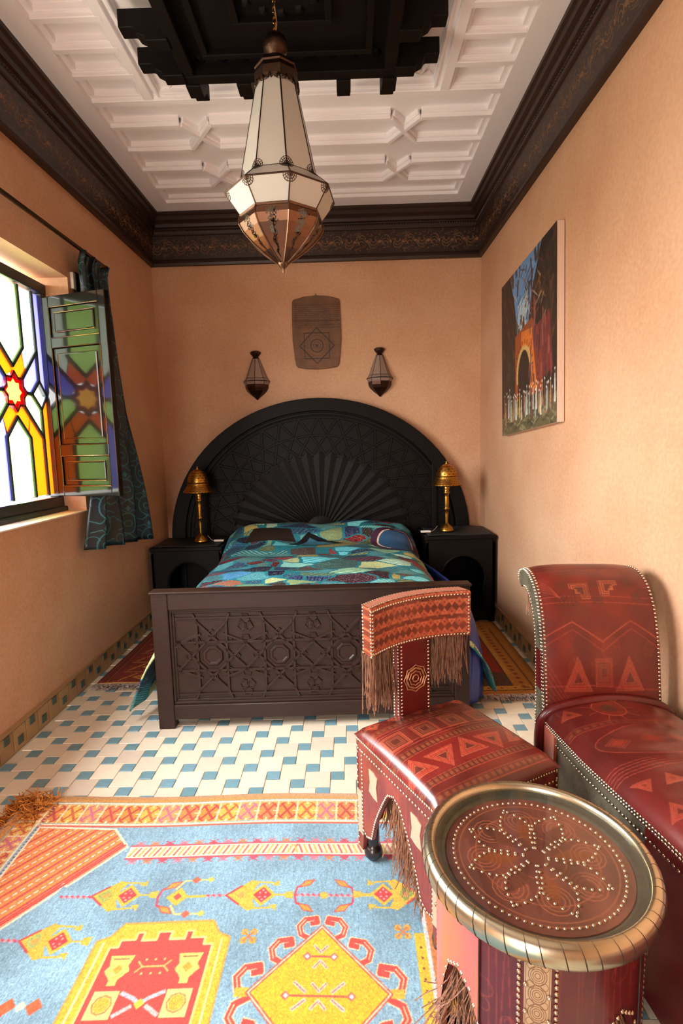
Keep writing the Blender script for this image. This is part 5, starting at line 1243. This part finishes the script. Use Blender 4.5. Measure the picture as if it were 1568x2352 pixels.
# ------------------------------------------------------------------ chaise longue by the right wall
CO = Vector((.88, 1.4, .0)); ch_ = thing('chaise_longue', 'red tooled leather chaise longue with a scrolled back beside the right wall', 'chaise longue', CO[:])
cl_ = (-CO.x, -CO.y, 0); BX0, BX1 = .668, 1.072
Fr = icatmull([(1.775, .40), (1.79, .52), (1.812, .68), (1.845, .795), (1.895, .872), (1.955, .908), (2.02, .915), (2.07, .895), (2.085, .86), (2.06, .835)], 5)
Bk = icatmull([(2.06, .835), (2.02, .85), (1.975, .835), (1.925, .775), (1.895, .68), (1.88, .5), (1.88, .03)], 4)
def backf(u, v):
    k = min(v*(len(Fr)-1), len(Fr)-1.001); i = int(k); y = lerp(Fr[i][0], Fr[i+1][0], k-i); z = lerp(Fr[i][1], Fr[i+1][1], k-i)
    s_ = 1-(u*2-1)**4; dy, dz = Fr[i+1][0]-Fr[i][0], Fr[i+1][1]-Fr[i][1]; n_ = math.hypot(dy, dz) or 1
    bl = .014*s_+.002*math.sin(v*40+u*3)*s_
    return (lerp(BX0, BX1, u), y-dz/n_*bl, z+dy/n_*bl)
b = MB().grid(backf, 20, 44); 
bk = b.build('back_cushion', M_lb, ch_, smooth=True, loc=cl_)
l = bk.data.uv_layers.new(name='UVMap').data
for p in bk.data.polygons:
    for li in p.loop_indices:
        vi = bk.data.loops[li].vertex_index; l[li].uv = ((vi % 21)/20, (vi//21)/44*1.6)
side = [(y, z) for y, z in Fr]+[(y, z) for y, z in Bk[1:]]+[(1.79, .03)]
sm_ = (side+[])
MB().prism(sm_, .02, (BX0-.001, 0, 0), 0).prism(sm_, .02, (BX1-.019, 0, 0), 0).build('back_side', M_tin, ch_, loc=cl_)
MB().prism([(y+.004, z) for y, z in ((1.792, .52), (1.81, .66), (1.87, .66), (1.87, .52))], .001, (BX0-.0035, 0, 0), 0).build('red_inlay', M_red, ch_, loc=cl_)
MB().grid(lambda u, v: (lerp(BX0, BX1, u), interp(v*(len(Bk)-1), range(len(Bk)), [p[0] for p in Bk]), interp(v*(len(Bk)-1), range(len(Bk)), [p[1] for p in Bk])), 2, 24).build('back_rear', M_red, ch_, smooth=True, loc=cl_)
P = along([(BX0-.002, y+.006, z-.003) for y, z in Fr[:-4]], .0125)+along([(BX0-.002, y+.018, z-.006) for y, z in Fr[:-8]], .0125)+along([(BX0-.002, y-.008, z) for y, z in Bk[3:]], .0125)
studs(P, (-1, 0, 0), .0045, parent=ch_, loc=cl_)
studs(along([(BX0+.006, y-.003, z+.003) for y, z in Fr[:-3]], .0135)+along([(BX1-.006, y-.004, z+.003) for y, z in Fr[:-3]], .0135), (0, -1, .3), .0042, parent=ch_, loc=cl_)
fb = MB(); strands(fb, 40, (BX0+.02, 2.03, .83), (BX0+.1, 2.05, .83), (0, 0, -1), .10, .0014, .01, .1, rng=np.random.RandomState(8)); fb.build('back_fringe', M_fringe, ch_, kind='stuff', loc=cl_)
MB().box(BX0+.02, BX1-.02, 1.79, 1.88, .02, .42).build('back_base', M_red, ch_, loc=cl_)
def xe(y): return interp(y, [.2, .8, 1.12, 1.5, 1.775], [.745, .735, .705, .675, .662])
def ze(y): return interp(y, [.2, .8, 1.12, 1.5, 1.775], [.52, .515, .495, .455, .435])
def seatf(u, v):
    y = lerp(1.775, .2, v); x0 = xe(y); x1 = min(x0+.43, 1.125); q = abs(u*2-1); e = min(1, (1-q)/.18); f_ = min(1, (1-abs(v*2-1))/.03)
    return (lerp(x0-.004, x1+.004, u), y, ze(y)+(.03*math.sin(e*PI/2)**.6+.045*(1-q*q))*math.sin(f_*PI/2)**.5+.003*math.sin(y*60+u*6)*(1-q)+.004*math.sin(y*23+u*9)*(1-q))
so = gridst(uq, np.linspace(0, 1, 90), seatf); so = so.build('seat', M_ll, ch_, smooth=True, loc=cl_)
l = so.data.uv_layers.new(name='UVMap').data; nu_ = len(uq)
for p in so.data.polygons:
    for li in p.loop_indices:
        vi = so.data.loops[li].vertex_index; l[li].uv = (uq[vi % nu_], 1-(vi//nu_)/89)
for s_ in (0, 1):
    b = MB(); V = []; ys = np.linspace(1.77, .2, 24)
    for y in ys:
        x = xe(y) if s_ == 0 else min(xe(y)+.43, 1.125); dx = .015 if s_ == 0 else -.015
        V += [(x, y, ze(y)), (x, y, .03), (x+dx, y, .03), (x+dx, y, ze(y))]
    b.add(V, [(k*4+j, (k+1)*4+j, (k+1)*4+(j+1) % 4, k*4+(j+1) % 4) for k in range(23) for j in range(4)]+[(0, 1, 2, 3), (92, 93, 94, 95)]); b.build('side_board', M_tin, ch_, loc=cl_)
MB().box(.657, .668, 1.67, 1.765, .06, .425).build('orange_inlay', M_org, ch_, loc=cl_)
MB().grid(lambda u, v: (xe(lerp(1.2, .2, u))-.002, lerp(1.2, .2, u), lerp(ze(lerp(1.2, .2, u))-.002, .03, v)), 12, 2).build('side_shade_sheet', M_red, ch_, loc=cl_)  # dark red sheet standing in for shade on the near side board
ys = np.linspace(1.765, .2, 40)
for dz, st2_ in ((-.004, .0115), (-.014, .0115), (-.045, .016)):
    studs(along([(xe(y)-.003, y, ze(y)+dz) for y in ys], st2_), (-1, 0, 0), .0045, parent=ch_, loc=cl_)
pp = icatmull([(.648, 1.772, .12), (.645, 1.772, .3), (.645, 1.770, .40), (.662, 1.765, .455), (.72, 1.762, .488), (.87, 1.76, .512), (1.02, 1.762, .494), (1.085, 1.765, .46), (1.105, 1.77, .41), (1.108, 1.772, .3)], 6)
MB().tube(pp, .0165, 10).build('leather_roll', M_red, ch_, smooth=True, loc=cl_)
for y in (1.7, .3):
    for x in (.72, 1.06): MB().lathe([(.001, 0), (.02, 0), (.028, .015), (.024, .04), (.016, .05), (.018, .1)], 12).build('leg', M_foot, ch_, smooth=True, loc=(x-CO.x, y-CO.y, 0))

# ------------------------------------------------------------------ round drum table
TX, TY = .380, 1.047; RO = .239
tb = thing('round_table', 'round drum table of red leather with a brass rim and glass over studded flowers', 'table', (TX, TY, .0135))
ZT = .528
prof = [(.211, ZT-.014), (.212, ZT-.004), (.217, ZT+.001), (.225, ZT+.002), (.233, ZT-.003), (.2385, ZT-.012), (.24, ZT-.024), (.238, ZT-.036), (.231, ZT-.045), (.222, ZT-.048)]
nseam = 46; th = []
for k in range(nseam):
    for f_ in (-.045, 0, .045, .35, .7): th.append(((k+f_)/nseam*2*PI, 1. if f_ == 0 else 0.))
V = []; m_ = len(prof)
for a, s_ in th:
    for j, (r, z) in enumerate(prof):
        aa = a+.10*(j/m_)*1.0; V.append((r*math.cos(aa), r*math.sin(aa), z))
n = len(th)
MB().add(V, [(i*m_+j, ((i+1) % n)*m_+j, ((i+1) % n)*m_+j+1, i*m_+j+1) for i in range(n) for j in range(m_-1)]).build('brass_rim', M_rim, tb, smooth=True)
fold = MB()
for k in range(nseam):
    for dk, w_ in ((0, .0011),):
        a0 = (k+.35*math.sin(k*2.3)*.4)/nseam*2*PI+dk; fold.tube([((r+.0001)*math.cos(a0+.12*(j/m_)), (r+.0001)*math.sin(a0+.12*(j/m_)), z) for j, (r, z) in enumerate(prof) if j > 1], [w_*min(1, .25+j*.2) for j in range(len(prof)-2)], 5)
fold.build('rim_folds', mat('dark_fold', (64, 46, 28), .5, metal=.5), tb, kind='stuff')
MB().lathe([(.222, ZT-.046), (.2, ZT-.05), (.19, ZT-.03), (.186, ZT-.026)], 64).build('rim_lining', M_red, tb, smooth=True)
M_ring = mat('dark_pewter_ring', (104, 106, 92), .34, metal=.75, var=.3, vscale=20)
MB().lathe([(.213, ZT-.012), (.207, ZT-.016), (.198, ZT-.018), (.195, ZT-.0185), (.187, ZT-.026)], 72).build('inner_ring', M_ring, tb, smooth=True)
MB().lathe([(.0001, ZT-.022), (.188, ZT-.022), (.19, ZT-.03)], 48).build('leather_top', M_lr, tb, uv=lambda co, nn: (.5+co.x/.4, .5+co.y/.4))
gm = bpy.data.materials.new('clear_glass'); gm.use_nodes = True; nt = gm.node_tree; nt.nodes.clear(); L = nt.links.new
out = N(nt, 'ShaderNodeOutputMaterial'); tr = N(nt, 'ShaderNodeBsdfTransparent'); gl = N(nt, 'ShaderNodeBsdfGlossy'); gl.inputs['Roughness'].default_value = .03; fr_n = facing(nt, .07, .9); mx = N(nt, 'ShaderNodeMixShader')
tr.inputs[0].default_value = (.93, .96, .94, 1); L(fr_n.outputs[0], mx.inputs[0]); L(tr.outputs[0], mx.inputs[1]); L(gl.outputs[0], mx.inputs[2]); L(mx.outputs[0], out.inputs[0])
MB().lathe([(.0001, ZT-.009), (.209, ZT-.009), (.211, ZT-.011), (.209, ZT-.013)], 72).build('glass_top', gm, tb)
zt_ = ZT-.0215; P = [(.172*math.cos(2*PI*k/78), .172*math.sin(2*PI*k/78), zt_) for k in range(78)]
for k in range(8):
    a = math.radians(100)+k*PI/4; tip = .148
    for s_ in (1, -1):
        for q in range(10):
            t = (q+.5)/10; r = .018+(tip-.018)*t; w = .034*math.sin(PI*min(1, t*1.02))**.8*s_
            P.append((r*math.cos(a)-w*math.sin(a), r*math.sin(a)+w*math.cos(a), zt_))
    P.append((tip*math.cos(a), tip*math.sin(a), zt_))
s0 = None
for p in P:
    if s0 is None: s0 = MB().dome((0, 0, 0), (0, 0, 1), .0034, 8, .9).build('brass_stud', M_stud, tb, smooth=True, loc=p)
    else: dup(s0, tb, p)
RB = .206; legs = [math.radians(d) for d in (-108, -18, 72, 162)]
def zbody(a):
    q = min(abs((a-l_+PI) % (2*PI)-PI) for l_ in legs); return interp(q, [0, .26, .30, .40, .5, .62, .79], [.0, .0, .06, .16, .25, .32, .345])
b = MB(); V = []; NB = 144
for k in range(NB):
    a = 2*PI*k/NB; zb_ = zbody(a)
    for r, z in ((RB, ZT-.045), (RB, lerp(zb_, ZT-.045, .5)), (RB, zb_), (RB-.014, zb_), (RB-.014, ZT-.045)): V.append((r*math.cos(a), r*math.sin(a), z))
b.add(V, [(k*5+j, ((k+1) % NB)*5+j, ((k+1) % NB)*5+j+1, k*5+j+1) for k in range(NB) for j in range(4)])
M_body = imat('table_side_leather', leather(.9, .5, 12, 'side', (90, 22, 22)), .3, bump=.3, bdist=.002, coat=.3, rep=True)
b.build('leather_drum', M_body, tb, smooth=False, uv=lambda co, nn: ((math.atan2(co.y, co.x) % (2*PI))/(2*PI)*1.4, co.z/.5))
# lighter leather panel wrapped over the left arch
b = MB(); V = []; aa = np.linspace(math.radians(-200), math.radians(-137.6), 24)
for a in aa:
    for z in (ZT-.046, zbody(a)+.002): V.append(((RB+.003)*math.cos(a), (RB+.003)*math.sin(a), z))
b.add(V, [(2*k, 2*k+1, 2*k+3, 2*k+2) for k in range(23)]); b.build('orange_panel', M_org, tb, smooth=True)
P = [(( RB+.004)*math.cos(2*PI*k/100), (RB+.004)*math.sin(2*PI*k/100), ZT-.053) for k in range(100)]; NR = [(math.cos(2*PI*k/100), math.sin(2*PI*k/100), 0) for k in range(100)]
for l_ in legs:
    for da in (-.155, .155): 
        for k in range(38): z = .01+k*.0125; a = l_+da; P.append(((RB+.001)*math.cos(a), (RB+.001)*math.sin(a), z)); NR.append((math.cos(a), math.sin(a), 0))
for k in range(360):
    a = 2*PI*k/360
    if k % 3 == 0 and zbody(a) > .03: P.append(((RB+.003)*math.cos(a), (RB+.003)*math.sin(a), zbody(a)+.008)); NR.append((math.cos(a), math.sin(a), 0))
studs(P, NR, .0045, parent=tb)
cvs = Canvas(0, .05, 0, .17, .0005, (206, 176, 140))
for k in range(4):
    for r in (.017, .013, .009, .005): cvs.ring(.025, .03+k*.035, r, .0012, (132, 96, 70), 20)
    cvs.ring(.012, .047+k*.035, .007, .001, (132, 96, 70), 12); cvs.ring(.038, .047+k*.035, .007, .001, (132, 96, 70), 12)
cvs.line([(.003, 0), (.003, .17)], .001, (120, 84, 60)); cvs.line([(.047, 0), (.047, .17)], .001, (120, 84, 60)); cvs.blur(1)
M_eng = imat('engraved_plate', cvs, .35, metal=.6, bump=.6, bdist=.001)
for l_ in legs:
    V = []; w = .11
    for z, q in ((ZT-.05, 1), (ZT-.19, 1), (ZT-.235, .02)):
        for t in (-1, -.33, .33, 1): a = l_+w*q*t; V.append(((RB+.003)*math.cos(a), (RB+.003)*math.sin(a), z))
    MB().add(V, [(r*4+k, (r+1)*4+k, (r+1)*4+k+1, r*4+k+1) for r in range(2) for k in range(3)]).build('engraved_plate', M_eng, tb, uv=lambda co, nn, l_=l_: (.5+((math.atan2(co.y, co.x)-l_+PI) % (2*PI)-PI)/.22, (co.z-(ZT-.235))/.185))
    P = [( (RB+.005)*math.cos(l_+s_*.095), (RB+.005)*math.sin(l_+s_*.095), z) for s_, z in ((-1, ZT-.06), (1, ZT-.06), (-1, ZT-.11), (1, ZT-.125), (-1, ZT-.165), (1, ZT-.175))]
    studs(P, (math.cos(l_), math.sin(l_), 0), .005, parent=tb)
    seam = MB(); a = l_-.52; seam.tube([((RB+.0035)*math.cos(a), (RB+.0035)*math.sin(a), z) for z in np.linspace(zbody(a), ZT-.05, 6)], .0016, 5); seam.build('seam', M_foot, tb)
    MB().lathe([(.001, 0), (.03, 0), (.034, .01), (.03, .03), (.02, .034)], 12).build('foot', M_foot, tb, smooth=True, loc=(.17*math.cos(l_), .17*math.sin(l_), 0))
for k in range(4):
    a = legs[k]-PI/4; fb = MB(); R_ = np.random.RandomState(50+k)
    for _ in range(150):
        t = a+R_.uniform(-.36, .36); r = RB-.02-R_.uniform(0, .02); p = Vector((r*math.cos(t), r*math.sin(t), zbody(t)+.02)); strands(fb, 1, p, p, (0, 0, -1), R_.uniform(.16, .26), .0014, .004, .28, rng=R_, seg=5)
    fb.build('fringe', M_fringe, tb, kind='stuff')
